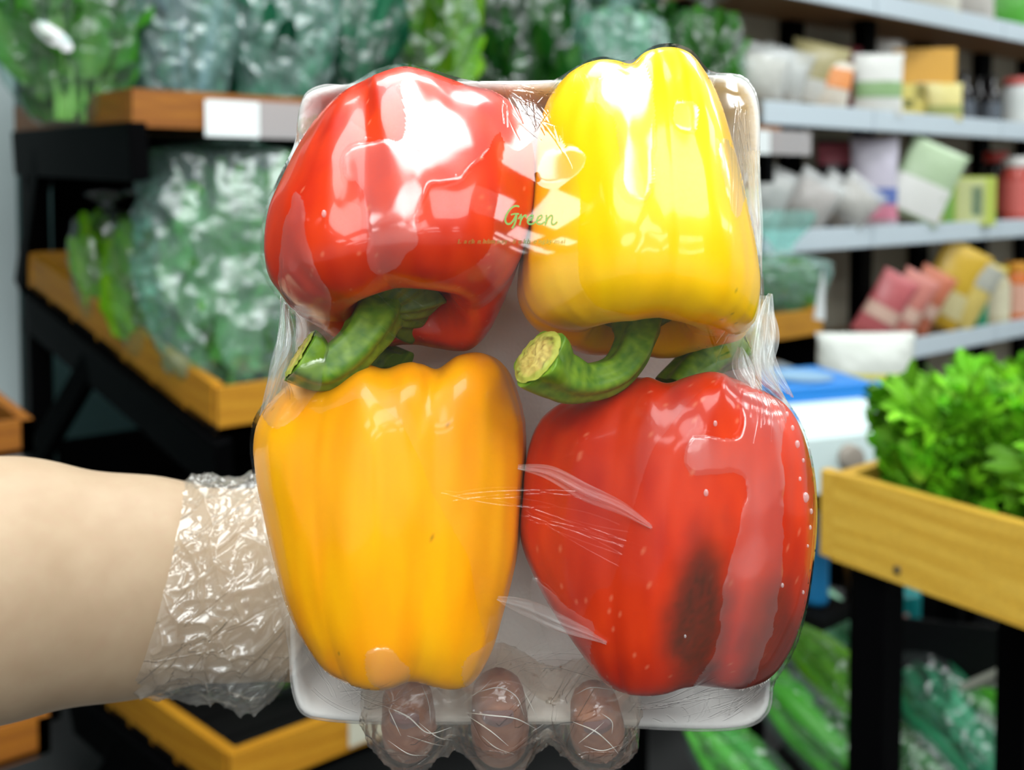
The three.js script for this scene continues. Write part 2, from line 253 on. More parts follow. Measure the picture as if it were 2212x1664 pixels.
for (const p of PEPPERS) {
  const b = pepperBody({ ...p, turn: p.flip ? [p.turn[0], p.turn[1], p.turn[2] + Math.PI] : p.turn });
  const t = heroThing('bell_pepper', p.label, 'pepper', b.centre);
  obstacles.push(b.geo.clone());
  part('fruit', local(b.geo, b.centre), skinMat, t);
  const s = STEMS[p.key], pts = s.path.map((q) => cam(...q));
  const stem = sweep(pts, s.r, { seg: 70, around: 40, ribs: 5, ribDepth: 0.11, twist: 0.012, capEnd: true });
  const last = pts[pts.length - 1];
  colorize(stem, (v) => { const d = v.distanceTo(last), n = fbm(v.x * 260 + 5, v.y * 260, v.z * 260, 3); let c = mix3([0.06, 0.17, 0.010], [0.19, 0.33, 0.02], clamp(0.5 + 0.9 * n)); return c; });
  obstacles.push(stem.clone());
  const stemMesh = part('stem', local(stem, b.centre), stemMat, t);
  // cut face of the stem: a rough corky disc with a paler ring
  const dir = last.clone().sub(pts[pts.length - 2]).normalize(), side = V3(0, 1, 0).cross(dir).normalize(), up = dir.clone().cross(side), disc = [], R = s.r[s.r.length - 1], uv = [];
  for (let j = 0; j <= 14; j++) for (let i = 0; i < 48; i++) { const a = i / 48 * Math.PI * 2, r = R * 0.97 * (1 - j / 14) + 1e-5, c = last.clone().addScaledVector(side, Math.cos(a) * r).addScaledVector(up, Math.sin(a) * r); c.addScaledVector(dir, 0.0003 + 0.0007 * fbm(c.x * 500, c.y * 500, c.z * 500, 3) + (j < 2 ? 0 : 0.0004)); disc.push(c); }
  const dg = gridGeo(disc, 48, 15, true);
  colorize(dg, (v) => { const r = v.distanceTo(last) / R, n = fbm(v.x * 420 + 9, v.y * 420, v.z * 420, 3); const m = fbm(v.x * 150 + 2, v.y * 150, v.z * 150, 3); let c = mix3([0.58, 0.47, 0.12], [0.40, 0.44, 0.07], smooth(0.55, 0.8, r + 0.3 * m)); c = mix3(c, [0.30, 0.16, 0.02], smooth(0.1, 0.5, n) * 0.6 * smooth(0.95, 0.5, r)); c = mix3(c, [0.10, 0.06, 0.012], 0.7 * smooth(0.10, 0.02, Math.abs(r - 0.66 - 0.25 * m)) * smooth(-0.2, 0.2, m)); return c; });
  const face = part('cut_face', local(dg, b.centre), stemMat, stemMesh, 'pale corky cut end');
  // calyx: a ruffled green collar with pointed lobes seated in the hollow
  const aim = V3(...s.aim).normalize(), cs = V3(0, 0, 1).cross(aim).lengthSq() > 0.01 ? V3(0, 0, 1).cross(aim).normalize() : V3(1, 0, 0), cu = aim.clone().cross(cs), cc = cam(...s.calyx), cp = [];
  for (const under of [0, 1]) for (let j = 0; j <= 16; j++) for (let i = 0; i < 120; i++) {
    const a = i / 120 * Math.PI * 2, f = under ? 1 - j / 16 : j / 16, lob = 1 + 0.14 * Math.cos(a * 6) + 0.08 * Math.sin(a * 11 + 1), r = s.calyxR * (0.25 + 0.75 * f * lob), h = 0.0022 - 0.0058 * f * f + 0.0010 * f * Math.sin(a * 17) - under * 0.0009;
    cp.push(cc.clone().addScaledVector(cs, Math.cos(a) * r).addScaledVector(cu, Math.sin(a) * r).addScaledVector(aim, h));
  }
  const cg = gridGeo(cp, 120, 34, true);
  colorize(cg, (v) => mix3([0.05, 0.11, 0.012], [0.13, 0.20, 0.02], clamp(0.5 + fbm(v.x * 300, v.y * 300, v.z * 300, 3))));
  part('calyx', local(cg, b.centre), stemMat, t);
}

// ---------------------------------------------------------------- foam tray
const TRAY = spline([[712, 186], [1170, 174], [1560, 163], [1606, 172], [1633, 212], [1638, 500], [1650, 1000], [1663, 1480], [1655, 1535], [1615, 1566], [1200, 1560], [710, 1553], [655, 1538], [634, 1488], [634, 1000], [642, 500], [645, 255], [660, 206]], 10);
const TRAY_C = [1146, 868], trayR = smoothRing(starRadius(TRAY, TRAY_C), 2), TRAY_D = 0.299;
{
  const N = 360, rows = [[4, 0.3035], [0, 0.3010], [1, 0.2985], [8, 0.2972], [20, 0.2975], [30, 0.3000], [52, 0.3120], [68, 0.3185], [90, 0.3205], [200, 0.3210], [400, 0.3210], [1e4, 0.3210], [1e4, 0.3240], [400, 0.3240], [200, 0.3240], [92, 0.3235], [66, 0.3210], [40, 0.3100], [22, 0.3045], [4, 0.3035]], pts = [];
  for (const [inset, d] of rows) for (let i = 0; i < N; i++) {
    const a = i / N * Math.PI * 2, R = ringAt(trayR, a), k = TRAY_D;           // outline taken at the depth of the rim
    const c = Math.abs(Math.cos(a)), s = Math.abs(Math.sin(a)), r = inset > 5e3 ? 0.5 : R - inset * (1 + 0.12 * Math.min(c, s));
    const p = cam(TRAY_C[0] + Math.cos(a) * r, TRAY_C[1] + Math.sin(a) * r, k); p.z = -d; pts.push(p);
  }
  const g = gridGeo(pts, N, rows.length, true), centre = cam(...TRAY_C, 0.31);
  const t = heroThing('foam_tray', 'shallow white foam tray with rounded corners under the four peppers', 'tray', centre);
  const bump = dataTex(256, 256, (u, v) => { const n = 0.5 + 0.35 * noise3(u * 40, v * 40, 1) + 0.25 * noise3(u * 90, v * 90, 4); return [n, n, n]; }, false);
  const uv = []; for (const p of pts) uv.push(p.x * 12, p.y * 12); g.setAttribute('uv', new THREE.BufferAttribute(new Float32Array(uv), 2));
  obstacles.push(g.clone());
  part('shell', local(g, centre), new THREE.MeshPhysicalMaterial({ color: lin(0.93, 0.92, 0.89), roughness: 0.45, bumpMap: bump, bumpScale: 0.00012, side: THREE.DoubleSide }), t);
}

// ---------------------------------------------------------------- stretch film: a membrane pulled over the peppers and the tray
{
  const OUT = spline([[660, 200], [700, 181], [752, 182], [812, 150], [870, 137], [935, 150], [1000, 170], [1105, 182], [1190, 176], [1240, 146], [1295, 122], [1365, 131], [1395, 106], [1440, 93], [1494, 107], [1534, 153], [1590, 159], [1616, 172], [1638, 212], [1640, 420], [1646, 560], [1651, 625], [1648, 700], [1658, 790], [1692, 853], [1733, 918], [1758, 1009], [1766, 1110], [1758, 1221], [1739, 1338], [1709, 1424], [1672, 1480], [1665, 1535], [1620, 1572], [1200, 1566], [705, 1559], [650, 1542], [629, 1490], [622, 1400], [590, 1260], [566, 1130], [545, 1020], [539, 960], [548, 905], [575, 862], [600, 820], [612, 770], [617, 700], [606, 652], [574, 606], [562, 530], [573, 450], [602, 382], [638, 305], [644, 250]], 6);
  const FC = [1130, 850], outR = smoothRing(starRadius(OUT, FC), 2), X0 = 520, Y0 = 80, S = 4, NX = 320, NY = 380, BACK = 0.3185;
  const ob = new Float32Array(NX * NY).fill(BACK), z = new Float32Array(NX * NY), fixed = new Uint8Array(NX * NY);
  for (const g of obstacles) {           // nearest depth along each ray
    const p = g.attributes.position, ix = g.index.array, P = [];
    for (let i = 0; i < p.count; i++) { const [a, b, d] = toPx(V3(p.getX(i), p.getY(i), p.getZ(i))); P.push([(a - X0) / S, (b - Y0) / S, d]); }
    for (let i = 0; i < ix.length; i += 3) {
      const A = P[ix[i]], B = P[ix[i + 1]], C = P[ix[i + 2]], den = (B[1] - C[1]) * (A[0] - C[0]) + (C[0] - B[0]) * (A[1] - C[1]); if (Math.abs(den) < 1e-12) continue;
      for (let y = Math.max(0, Math.ceil(Math.min(A[1], B[1], C[1]))); y <= Math.min(NY - 1, Math.max(A[1], B[1], C[1])); y++) for (let x = Math.max(0, Math.ceil(Math.min(A[0], B[0], C[0]))); x <= Math.min(NX - 1, Math.max(A[0], B[0], C[0])); x++) {
        const u = ((B[1] - C[1]) * (x - C[0]) + (C[0] - B[0]) * (y - C[1])) / den, v = ((C[1] - A[1]) * (x - C[0]) + (A[0] - C[0]) * (y - C[1])) / den, w = 1 - u - v;
        if (u < -0.01 || v < -0.01 || w < -0.01) continue;
        const d = u * A[2] + v * B[2] + w * C[2] - 0.0005; if (d < ob[y * NX + x]) ob[y * NX + x] = d;
      }
    }
  }
  for (let y = 0, q = 0; y < NY; y++) for (let x = 0; x < NX; x++, q++) {
    const px = X0 + x * S - FC[0], py = Y0 + y * S - FC[1], a = Math.atan2(py, px), e = Math.hypot(px, py) / ringAt(outR, a);
    fixed[q] = e > 0.998 ? 1 : 0; z[q] = fixed[q] ? 0.2935 : Math.min(0.2935, ob[q]);
  }
  for (let n = 0; n < 900; n++) for (let y = 1; y < NY - 1; y++) for (let x = 1; x < NX - 1; x++) {
    const q = y * NX + x; if (fixed[q]) continue;
    const m = (z[q - 1] + z[q + 1] + z[q - NX] + z[q + NX]) / 4; z[q] = Math.min(ob[q], z[q] + 1.75 * (m - z[q]));
  }
  // in traced zones it is slack, with the reflected haze partly put into its milky colour; elsewhere it clings and the two act as one surface
  const SLACK_HAZE = [
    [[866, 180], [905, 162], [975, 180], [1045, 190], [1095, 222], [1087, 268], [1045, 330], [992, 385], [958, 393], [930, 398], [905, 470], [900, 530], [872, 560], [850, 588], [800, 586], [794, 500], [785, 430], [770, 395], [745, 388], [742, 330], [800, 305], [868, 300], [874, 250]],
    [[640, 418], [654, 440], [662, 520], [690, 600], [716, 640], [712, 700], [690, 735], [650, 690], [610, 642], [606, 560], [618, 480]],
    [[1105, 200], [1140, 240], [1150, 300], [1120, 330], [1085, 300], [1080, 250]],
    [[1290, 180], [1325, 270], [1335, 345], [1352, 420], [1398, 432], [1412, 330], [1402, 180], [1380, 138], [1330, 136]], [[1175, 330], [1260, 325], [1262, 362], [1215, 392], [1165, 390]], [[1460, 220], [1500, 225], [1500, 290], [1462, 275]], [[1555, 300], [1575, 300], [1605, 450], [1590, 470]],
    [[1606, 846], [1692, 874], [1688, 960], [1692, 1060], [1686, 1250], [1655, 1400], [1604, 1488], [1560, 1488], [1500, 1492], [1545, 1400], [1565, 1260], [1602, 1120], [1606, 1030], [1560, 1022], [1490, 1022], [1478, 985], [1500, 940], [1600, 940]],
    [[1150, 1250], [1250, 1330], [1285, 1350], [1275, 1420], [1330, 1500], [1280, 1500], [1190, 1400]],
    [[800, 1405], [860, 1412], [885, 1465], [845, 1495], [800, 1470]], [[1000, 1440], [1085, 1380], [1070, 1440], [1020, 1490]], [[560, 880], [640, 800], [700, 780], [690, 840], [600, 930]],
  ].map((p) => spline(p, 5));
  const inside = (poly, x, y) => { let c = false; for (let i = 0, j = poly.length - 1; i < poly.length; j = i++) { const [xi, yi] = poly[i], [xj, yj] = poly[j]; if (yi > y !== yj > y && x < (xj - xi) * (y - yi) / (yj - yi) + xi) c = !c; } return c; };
  const slackHazeAt = (px, py) => { const u = px + 4 * noise3(px * 0.016, py * 0.016, 2), v = py + 4 * noise3(px * 0.016, py * 0.016, 8); return SLACK_HAZE.some((p) => inside(p, u, v)); };
  const sl = new Float32Array(NX * NY), gap = new Float32Array(NX * NY);
  for (let y = 0, q = 0; y < NY; y++) for (let x = 0; x < NX; x++, q++) { sl[q] = slackHazeAt(X0 + x * S, Y0 + y * S) ? 1 : 0; gap[q] = ob[q] - z[q]; }
  for (let n = 0; n < 3; n++) { const c = sl.slice(); for (let q = NX; q < sl.length - NX; q++) sl[q] = (c[q] * 2 + c[q - 1] + c[q + 1] + c[q - NX] + c[q + NX]) / 6; }
  for (let y = 0, q = 0; y < NY; y++) for (let x = 0; x < NX; x++, q++) { const px = X0 + x * S, py = Y0 + y * S; if (!fixed[q]) z[q] -= sl[q] * (0.0007 + 0.0008 * noise3(px * 0.0065, py * 0.0045, 5)); }
  const sample = (F, px, py) => { const x = clamp((px - X0) / S, 0, NX - 1.001), y = clamp((py - Y0) / S, 0, NY - 1.001), i = Math.floor(x), j = Math.floor(y), f = x - i, g = y - j; return lerp(lerp(F[j * NX + i], F[j * NX + i + 1], f), lerp(F[(j + 1) * NX + i], F[(j + 1) * NX + i + 1], f), g); };
  const N = 960, M = 290, pts = [], uv = [];
  for (let j = 0; j < M; j++) for (let i = 0; i < N; i++) {
    const a = i / N * Math.PI * 2, t = Math.pow(j / (M - 1), 0.75), r = Math.max(0.3, ringAt(outR, a) * t), px = FC[0] + Math.cos(a) * r, py = FC[1] + Math.sin(a) * r;
    pts.push(cam(px, py, sample(z, px, py)));
  }
  for (const [d, k] of [[0.2975, 1.0], [0.3025, 0.992], [0.312, 0.955], [0.3265, 0.92], [0.3275, 0.80]]) for (let i = 0; i < N; i++) { const a = i / N * Math.PI * 2, r = ringAt(outR, a) * k, px = FC[0] + Math.cos(a) * r, py = FC[1] + Math.sin(a) * r; const p = cam(px, py, lerp(0.2935, d, 0.4)); p.z = -d; pts.push(p); }
  for (const p of pts) uv.push((p.x + 0.082) / 0.173, (p.y + 0.148) / 0.205);        // metres across the sheet
  const g = gridGeo(pts, N, M + 5, true, uv);
  // wrinkles drawn as relief: fans of tension folds where the film is pulled round a corner or gathered
  const R = rng(5), bump = canvasTex(1300, 1540, (x, w, h) => {
    x.fillStyle = '#808080'; x.fillRect(0, 0, w, h);
    const fold = (x0, y0, a, len, wd, al, light) => { const bend = (R() - 0.5) * 0.25, ca = Math.cos(a), sa = Math.sin(a); x.strokeStyle = 'rgba(' + (light ? '255,255,255,' : '0,0,0,') + al + ')'; x.lineWidth = wd; x.lineCap = 'round'; x.beginPath(); x.moveTo(x0 - 500, y0 - 60); x.quadraticCurveTo(x0 - 500 + ca * len / 2 - sa * bend * len, y0 - 60 + sa * len / 2 + ca * bend * len, x0 - 500 + ca * len, y0 - 60 + sa * len); x.stroke(); };
    const fan = (x0, y0, a0, a1, n, l0, l1, spread, wd = 3, al = 0.3) => { for (let k = 0; k < n; k++) fold(x0 + (R() - 0.5) * spread, y0 + (R() - 0.5) * spread, lerp(a0, a1, R()), lerp(l0, l1, R()), wd * (0.6 + R()), al * (0.4 + R()), R() < 0.6); };
    fan(1130, 190, 0.2, 1.6, 30, 60, 190, 80); fan(1640, 560, 1.2, 2.1, 22, 60, 220, 80); fan(1650, 760, 1.0, 2.0, 26, 60, 160, 50); fan(625, 690, 1.2, 1.9, 20, 60, 170, 40);
    fan(1150, 1040, 0.15, 0.5, 12, 180, 340, 40, 3.5); fan(1000, 1010, -0.1, 0.3, 10, 120, 260, 40, 3); fan(1390, 1495, -0.9, 0.0, 24, 50, 190, 50); fan(1560, 1560, -2.5, -0.7, 20, 50, 130, 160); fan(800, 1500, -2.6, -0.6, 26, 60, 160, 160); fan(1120, 1400, -1.4, 0.3, 14, 80, 260, 80);
    fan(660, 560, 1.3, 1.8, 16, 80, 180, 60); fan(860, 600, 0.5, 1.2, 8, 50, 130, 60); fan(1640, 1480, 1.9, 2.8, 12, 60, 190, 60); fan(1620, 240, 1.2, 1.9, 16, 80, 300, 60); fan(1240, 160, 1.2, 2.4, 14, 40, 150, 60);
  }, false);
  const film = phys({ color: lin(1, 1, 1), transmission: 0.965, thickness: 0, roughness: 0.18, ior: 1.8, bumpMap: bump, bumpScale: 0.0006 });  // milky share stands in for the whitish haze of reflected light
  const cling = phys({ color: lin(1, 1, 1), transmission: 1, thickness: 0, roughness: 0.05, ior: 1.45, specularIntensity: 0.12, bumpMap: bump, bumpScale: 0.0003 });
  const taut = phys({ color: lin(1, 1, 1), transmission: 1, thickness: 0, roughness: 0.08, ior: 1.6, bumpMap: bump, bumpScale: 0.0006 });
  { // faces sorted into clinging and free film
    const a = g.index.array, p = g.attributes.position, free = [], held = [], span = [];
    for (let i = 0; i < a.length; i += 3) { const [px, py] = toPx(V3(p.getX(a[i]), p.getY(a[i]), p.getZ(a[i]))); (slackHazeAt(px, py) ? free : sample(gap, px, py) < 0.002 && a[i] < N * (M - 6) ? held : span).push(a[i], a[i + 1], a[i + 2]); }
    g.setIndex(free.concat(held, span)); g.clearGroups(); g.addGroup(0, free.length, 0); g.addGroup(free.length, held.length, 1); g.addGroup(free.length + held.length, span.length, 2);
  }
  const centre = cam(...FC, 0.28), t = heroThing('stretch_film', 'clear stretch film with green print pulled tight over four peppers', 'film', centre);
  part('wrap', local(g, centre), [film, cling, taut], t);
  // gathered film: several folded layers lying over one another where it is pulled round the sides
  const pleat = phys({ color: lin(0.97, 0.99, 0.98), transmission: 0.8, thickness: 0, roughness: 0.2, ior: 1.7 });
  const veil = phys({ color: lin(1, 1, 1), transmission: 0.93, thickness: 0, roughness: 0.3, ior: 1.3 });
  const gather = (list, n, wide, seed, mat = pleat) => { for (let k = 0; k < n; k++) { const Q = rng(seed + k), c = new THREE.CatmullRomCurve3(list.map(([x, y, d]) => cam(x + (Q() - 0.5) * wide * 0.7, y + (Q() - 0.5) * wide * 0.5, (d ?? sample(z, x, y) - 0.0004) - 0.0004 * k))), pts = [], nu = 9, nv = 40, hw = wide * (0.35 + 0.5 * Q()) / F_PX * 0.27, ph = Q() * 6; for (let j = 0; j < nv; j++) { const v = j / (nv - 1), p = c.getPoint(v), t2 = c.getTangent(v), s2 = t2.clone().cross(V3(0, 0, 1)).normalize(), w = hw * (0.15 + 0.6 * Math.sin(v * 3.1416)); for (let i = 0; i < nu; i++) { const u = i / (nu - 1) * 2 - 1; pts.push(p.clone().addScaledVector(s2, u * w).add(V3(0, 0, 0.0008 * Math.sin(u * 7 + ph + v * 3) - 0.0015 * u * u))); } } part('folded_film', local(gridGeo(pts, nu, nv, false), centre), mat, t); } };
  gather([[1650, 640, 0.274], [1652, 720, 0.272], [1662, 790, 0.270], [1700, 860, 0.269]], 4, 46, 40); gather([[1640, 330, 0.284], [1641, 480, 0.280], [1648, 640, 0.274]], 2, 26, 50); gather([[612, 640, 0.272], [616, 740, 0.266], [600, 815, 0.266], [560, 900, 0.272]], 3, 30, 60); gather([[1590, 760, 0.268], [1610, 800, 0.266], [1625, 850, 0.263]], 2, 60, 70);
  gather([[1112, 1008], [1180, 1030], [1260, 1060], [1340, 1098], [1420, 1146]], 1, 34, 80, veil); gather([[1085, 1300], [1140, 1318], [1210, 1350], [1310, 1398]], 1, 34, 90, veil);
  // condensation drops along the right edge of the lower red pepper and a few on the upper one
  const drop = new THREE.SphereGeometry(1, 14, 8, 0, 6.2832, 0, 1.5).rotateX(Math.PI / 2), water = phys({ color: lin(0.95, 0.96, 0.97), roughness: 0.08, transmission: 0.75, thickness: 0, ior: 1.6 });
  for (const [x, y, r] of [[1740, 1075, 9], [1722, 960, 7], [1712, 925, 5], [1728, 1035, 4], [1752, 1105, 5], [1750, 1140, 4], [1735, 995, 4], [1735, 1280, 3.5], [1700, 895, 5], [1525, 1065, 6], [1545, 915, 5], [700, 462, 6], [790, 300, 4], [905, 325, 4], [985, 380, 3], [1745, 1180, 3], [1690, 1265, 4], [1480, 1375, 3]]) { const q = cam(x, y, sample(z, x, y)), m = r / F_PX * 0.22; part('water_drop', drop.clone().scale(m, m * 1.5, m * 0.6).translate(q.x - centre.x, q.y - centre.y, q.z - centre.z), water, t); }
  // green print on the film: a patch that follows it
  const print = (name, x0, y0, x1, y1, tex, color, op) => {
    const nx = 60, ny = 30, q = [], u = [];
    for (let j = 0; j <= ny; j++) for (let i = 0; i <= nx; i++) { const px = lerp(x0, x1, i / nx), py = lerp(y0, y1, j / ny); q.push(cam(px, py, sample(z, px, py) - 0.00025)); }
    const along = (step, count, start) => { const l = [0]; for (let k = 1; k < count; k++) l.push(l[k - 1] + q[start + k * step].distanceTo(q[start + (k - 1) * step])); return l.map((v) => v / l[count - 1]); };
    for (let j = 0; j <= ny; j++) { const row = along(1, nx + 1, j * (nx + 1)); for (let i = 0; i <= nx; i++) u.push(row[i], 1 - along(nx + 1, ny + 1, i)[j]); }      // metres along the film, as a share of the print
    part(name, local(gridGeo(q, nx + 1, ny + 1, false, u), centre), phys({ color, roughness: 0.5, alphaMap: tex, transparent: true, opacity: op }), t);
  };
  const script = canvasTex(1024, 400, (x, w, h) => {
    x.fillStyle = '#000'; x.fillRect(0, 0, w, h); x.strokeStyle = '#fff'; x.lineCap = x.lineJoin = 'round';
    const s = (wd, d) => { x.lineWidth = wd; x.stroke(new Path2D(d)); };
    s(30, 'M318 62 C 250 20 150 110 110 220 C 80 320 150 370 215 300 C 255 255 275 205 285 180 C 280 260 262 340 215 392'); s(24, 'M205 190 C 240 175 270 172 318 178');
    s(26, 'M318 250 C 340 220 350 200 358 190 C 360 240 350 300 336 340 C 350 270 385 205 430 196 C 442 200 440 215 432 226'); s(26, 'M470 285 C 520 270 560 235 548 205 C 530 180 470 220 462 290 C 462 350 540 345 585 300');
    s(26, 'M612 285 C 662 270 702 235 690 205 C 672 180 612 220 604 290 C 604 350 682 345 727 300'); s(26, 'M760 200 C 762 250 752 300 742 345 C 765 270 800 200 842 200 C 870 210 842 280 842 315 C 842 350 890 345 925 300');
  }, false);
  const small = canvasTex(1024, 96, (x, w, h) => { x.fillStyle = '#000'; x.fillRect(0, 0, w, h); x.fillStyle = '#fff'; x.font = 'italic bold 50px serif'; x.textBaseline = 'middle'; x.textAlign = 'center'; x.fillText('Lựa chọn hôm nay - Sức khỏe ngày mai', w / 2, h / 2, 1000); }, false);
  print('printed_word', 1078, 438, 1216, 494, script, lin(0.10, 0.32, 0.05), 0.85);
  print('printed_slogan', 976, 510, 1232, 534, small, lin(0.12, 0.25, 0.04), 0.6);
}

// ---------------------------------------------------------------- forearm and gloved hand behind the tray (camera axes)
{
  const c0 = cam(500, 1265, 0.35), t = heroThing('person', 'bare forearm with a clear plastic glove, fingers curled under the white tray', 'person', c0);
  const fingers = [      // knuckle, middle joints, tip
    { p: [[880, 1420, 0.345], [880, 1540, 0.341], [884, 1584, 0.320], [884, 1564, 0.300], [880, 1512, 0.2885]], r: [0.0105, 0.0088, 0.0080, 0.0078, 0.0070] },
    { p: [[1080, 1410, 0.345], [1080, 1545, 0.341], [1080, 1590, 0.320], [1080, 1568, 0.300], [1076, 1505, 0.2880]], r: [0.0108, 0.0092, 0.0084, 0.0082, 0.0074] },
    { p: [[1270, 1390, 0.345], [1288, 1535, 0.341], [1290, 1584, 0.320], [1290, 1570, 0.300], [1284, 1526, 0.2885]], r: [0.0104, 0.0088, 0.0080, 0.0077, 0.0068] },
    { p: [[740, 1400, 0.348], [735, 1430, 0.346], [735, 1455, 0.340], [738, 1440, 0.337]], r: [0.0098, 0.0080, 0.0072, 0.0064] },
    { p: [[760, 1200, 0.352], [860, 1090, 0.345], [960, 1010, 0.341], [1020, 960, 0.339]], r: [0.014, 0.0115, 0.0098, 0.0080] },
  ].map((f, i) => ({ p: f.p.map((q) => cam(...q)), r: f.r.map((r) => r * (i < 3 ? 1.1 : 1)) }));
  const bones = [], bone = (a, b, ra, rb) => bones.push([cam(...a), cam(...b), ra, rb]);
  bone([-420, 1285, 0.315], [0, 1268, 0.333], 0.0460, 0.0416); bone([0, 1268, 0.333], [280, 1262, 0.349], 0.0416, 0.0360); bone([280, 1262, 0.349], [560, 1258, 0.362], 0.0360, 0.0315); bone([560, 1258, 0.362], [640, 1262, 0.362], 0.0315, 0.0300);
  bone([640, 1285, 0.362], [880, 1440, 0.3445], 0.022, 0.0118); bone([640, 1265, 0.360], [1080, 1430, 0.3445], 0.022, 0.0118); bone([640, 1245, 0.360], [1270, 1400, 0.3445], 0.022, 0.0115); bone([640, 1300, 0.362], [740, 1400, 0.348], 0.022, 0.0112); bone([650, 1240, 0.362], [760, 1200, 0.352], 0.024, 0.015); bone([700, 1250, 0.358], [1060, 1330, 0.348], 0.020, 0.0145);
  const P = V3(0, 0, 0);
  const body = (x, y, z) => { P.set(x, y, z); let d = 1; for (const [a, b, ra, rb] of bones) d = smin(d, capsule(P, a, b, ra, rb), 0.012); for (const f of fingers) { let e = 1; for (let i = 0; i < f.p.length - 1; i++) e = smin(e, capsule(P, f.p[i], f.p[i + 1], f.r[i], f.r[i + 1]), 0.0015); d = smin(d, e, 0.004); } return d; };
  const lo = cam(-400, 1700, 0.36), hi = cam(1420, 900, 0.36);
  const skin = surfaceNets(body, [lo.x, lo.y - 0.004, -0.412], [hi.x, hi.y, -0.2755], 0.0022);
  colorize(skin, (v) => { const n = fbm(v.x * 60, v.y * 60, v.z * 60, 4), m = noise3(v.x * 420, v.y * 420, v.z * 420); let c = mix3([0.39, 0.285, 0.185], [0.35, 0.245, 0.155], clamp(0.5 + 0.8 * n)); c = mix3(c, [0.38, 0.23, 0.16], clamp(0.25 * m)); if (v.x > -0.055 && v.y < -0.13 && v.z > -0.335) c = mix3(c, mix3([0.44, 0.18, 0.10], [0.30, 0.10, 0.06], clamp(0.5 + fbm(v.x * 160, v.y * 160, v.z * 160, 2))), 0.92); return c; });  // fingertip zone darkened: shade and pressed flush put into the skin colour
  const arm = part('body', local(skin, c0), new THREE.MeshPhysicalMaterial({ vertexColors: true, roughness: 0.55, sheen: 0.25, sheenColor: lin(1, 0.9, 0.8), sheenRoughness: 0.5, specularIntensity: 0.5, side: THREE.DoubleSide }), t);
  // finger nails
  const nailMat = phys({ color: lin(0.24, 0.12, 0.12), roughness: 0.35 });
  for (const f of fingers.slice(0, 3)) {
    const tip = f.p[f.p.length - 1], pre = f.p[f.p.length - 2], up = tip.clone().sub(pre).normalize(), out = V3(0, 0, 1).addScaledVector(up, -up.z).normalize(), side = up.clone().cross(out), r = f.r[f.r.length - 1], q = [];
    for (let j = 0; j <= 12; j++) for (let i = 0; i <= 14; i++) { const a = lerp(-0.62, 0.62, i / 14), s = j / 12, w = Math.sqrt(Math.max(0.02, 1 - Math.pow(2 * s - 1, 6))); q.push(tip.clone().addScaledVector(up, lerp(-0.0015, 0.0052, s)).addScaledVector(side, Math.sin(a * w) * r * 0.98).addScaledVector(out, Math.cos(a * w) * r * (s > 0.62 ? lerp(1.01, 0.80, (s - 0.62) / 0.38) : 1.01) + 0.0002)); }
    part('fingernail', local(gridGeo(q, 15, 13, false), c0), nailMat, t);
  }
  // glove: a loose skin round the fingers and the palm, and a wide crumpled cuff
  const gb = bones.slice(4), loose = [0.0010, 0.0014, 0.0018, 0.0036, 0.0064];
  const creased = (x, y, z) => Math.pow(1 - Math.abs(noise3(x, y, z)), 5) + 0.6 * Math.pow(1 - Math.abs(noise3(x * 1.9 + 7, y * 1.9, z * 1.9)), 5);
  const glove = (x, y, z) => {
    P.set(x, y, z); let d = 1;
    for (const [a, b, ra, rb] of gb) d = smin(d, capsule(P, a, b, ra + 0.001, rb + 0.001), 0.012);
    for (const f of fingers) { let e = 1; const n = f.p.length; for (let i = 0; i < n - 1; i++) { const la = n === 5 ? loose[i] : 0.0015, lb = n === 5 ? loose[i + 1] : 0.0015; e = smin(e, capsule(P, f.p[i], f.p[i + 1], f.r[i] + la, f.r[i + 1] + lb), 0.003); } d = smin(d, e, 0.010); }
    return d - 0.0016 * creased(x * 48 + y * 36, y * 42 - x * 26, z * 55) + 0.0004;
  };
  const glo = cam(640, 1700, 0.34), ghi = cam(1450, 900, 0.34);
  const hand = surfaceNets(glove, [glo.x, glo.y - 0.004, -0.392], [ghi.x, ghi.y, -0.268], 0.0014);
  const N = 420, M = 200, q = [], topY = (x) => lerp(1056, 1038, smooth(400, 620, x)), botY = (x) => x < 540 ? lerp(1466, 1496, smooth(380, 530, x)) : lerp(1496, 1415, smooth(540, 660, x));
  for (let j = 0; j < M; j++) for (let i = 0; i < N; i++) {
    const s = j / (M - 1), a = i / N * Math.PI * 2, u = (1 - Math.cos(a)) / 2, back = Math.max(0, -Math.sin(a));
    const x = lerp(lerp(396, 262, Math.pow(u, 1.1)) - back * 48, lerp(690, 690, u), s) + 3 * noise3(Math.cos(a) * 1.2, Math.sin(a) * 1.2, 3) * (1 - s);
    const d = lerp(0.3525, 0.360, s), y0 = topY(x), y1 = botY(x), cy = (y0 + y1) / 2, h = (y1 - y0) / 2 * lerp(1, 0.94, smooth(0.75, 1, s)), hd = lerp(0.0405, 0.0375, s), dp = d - Math.sin(a) * hd;
    const c = cam(x, cy, d).setX((x - PX0) / F_PX * dp), dir = V3(0, Math.cos(a) * h / F_PX * d, Math.sin(a) * hd), amp = 0.0011 * smooth(0.0, 0.10, s) + 0.0004;
    const sl = x * 0.006 + Math.cos(a) * 1.1, crumple = 0.3 + 1.3 * creased(sl * 0.7 + 3, Math.cos(a) * 1.1 - x * 0.003, Math.sin(a) * 1.1) + 0.5 * creased(x * 0.008 - Math.cos(a) * 1.2, Math.cos(a) * 2.2 + 9, Math.sin(a) * 2.2) - 0.5;
    q.push(c.add(dir).addScaledVector(dir.clone().normalize(), amp * crumple * 1.4));
  }
  const cuff = gridGeo(q, N, M, true);
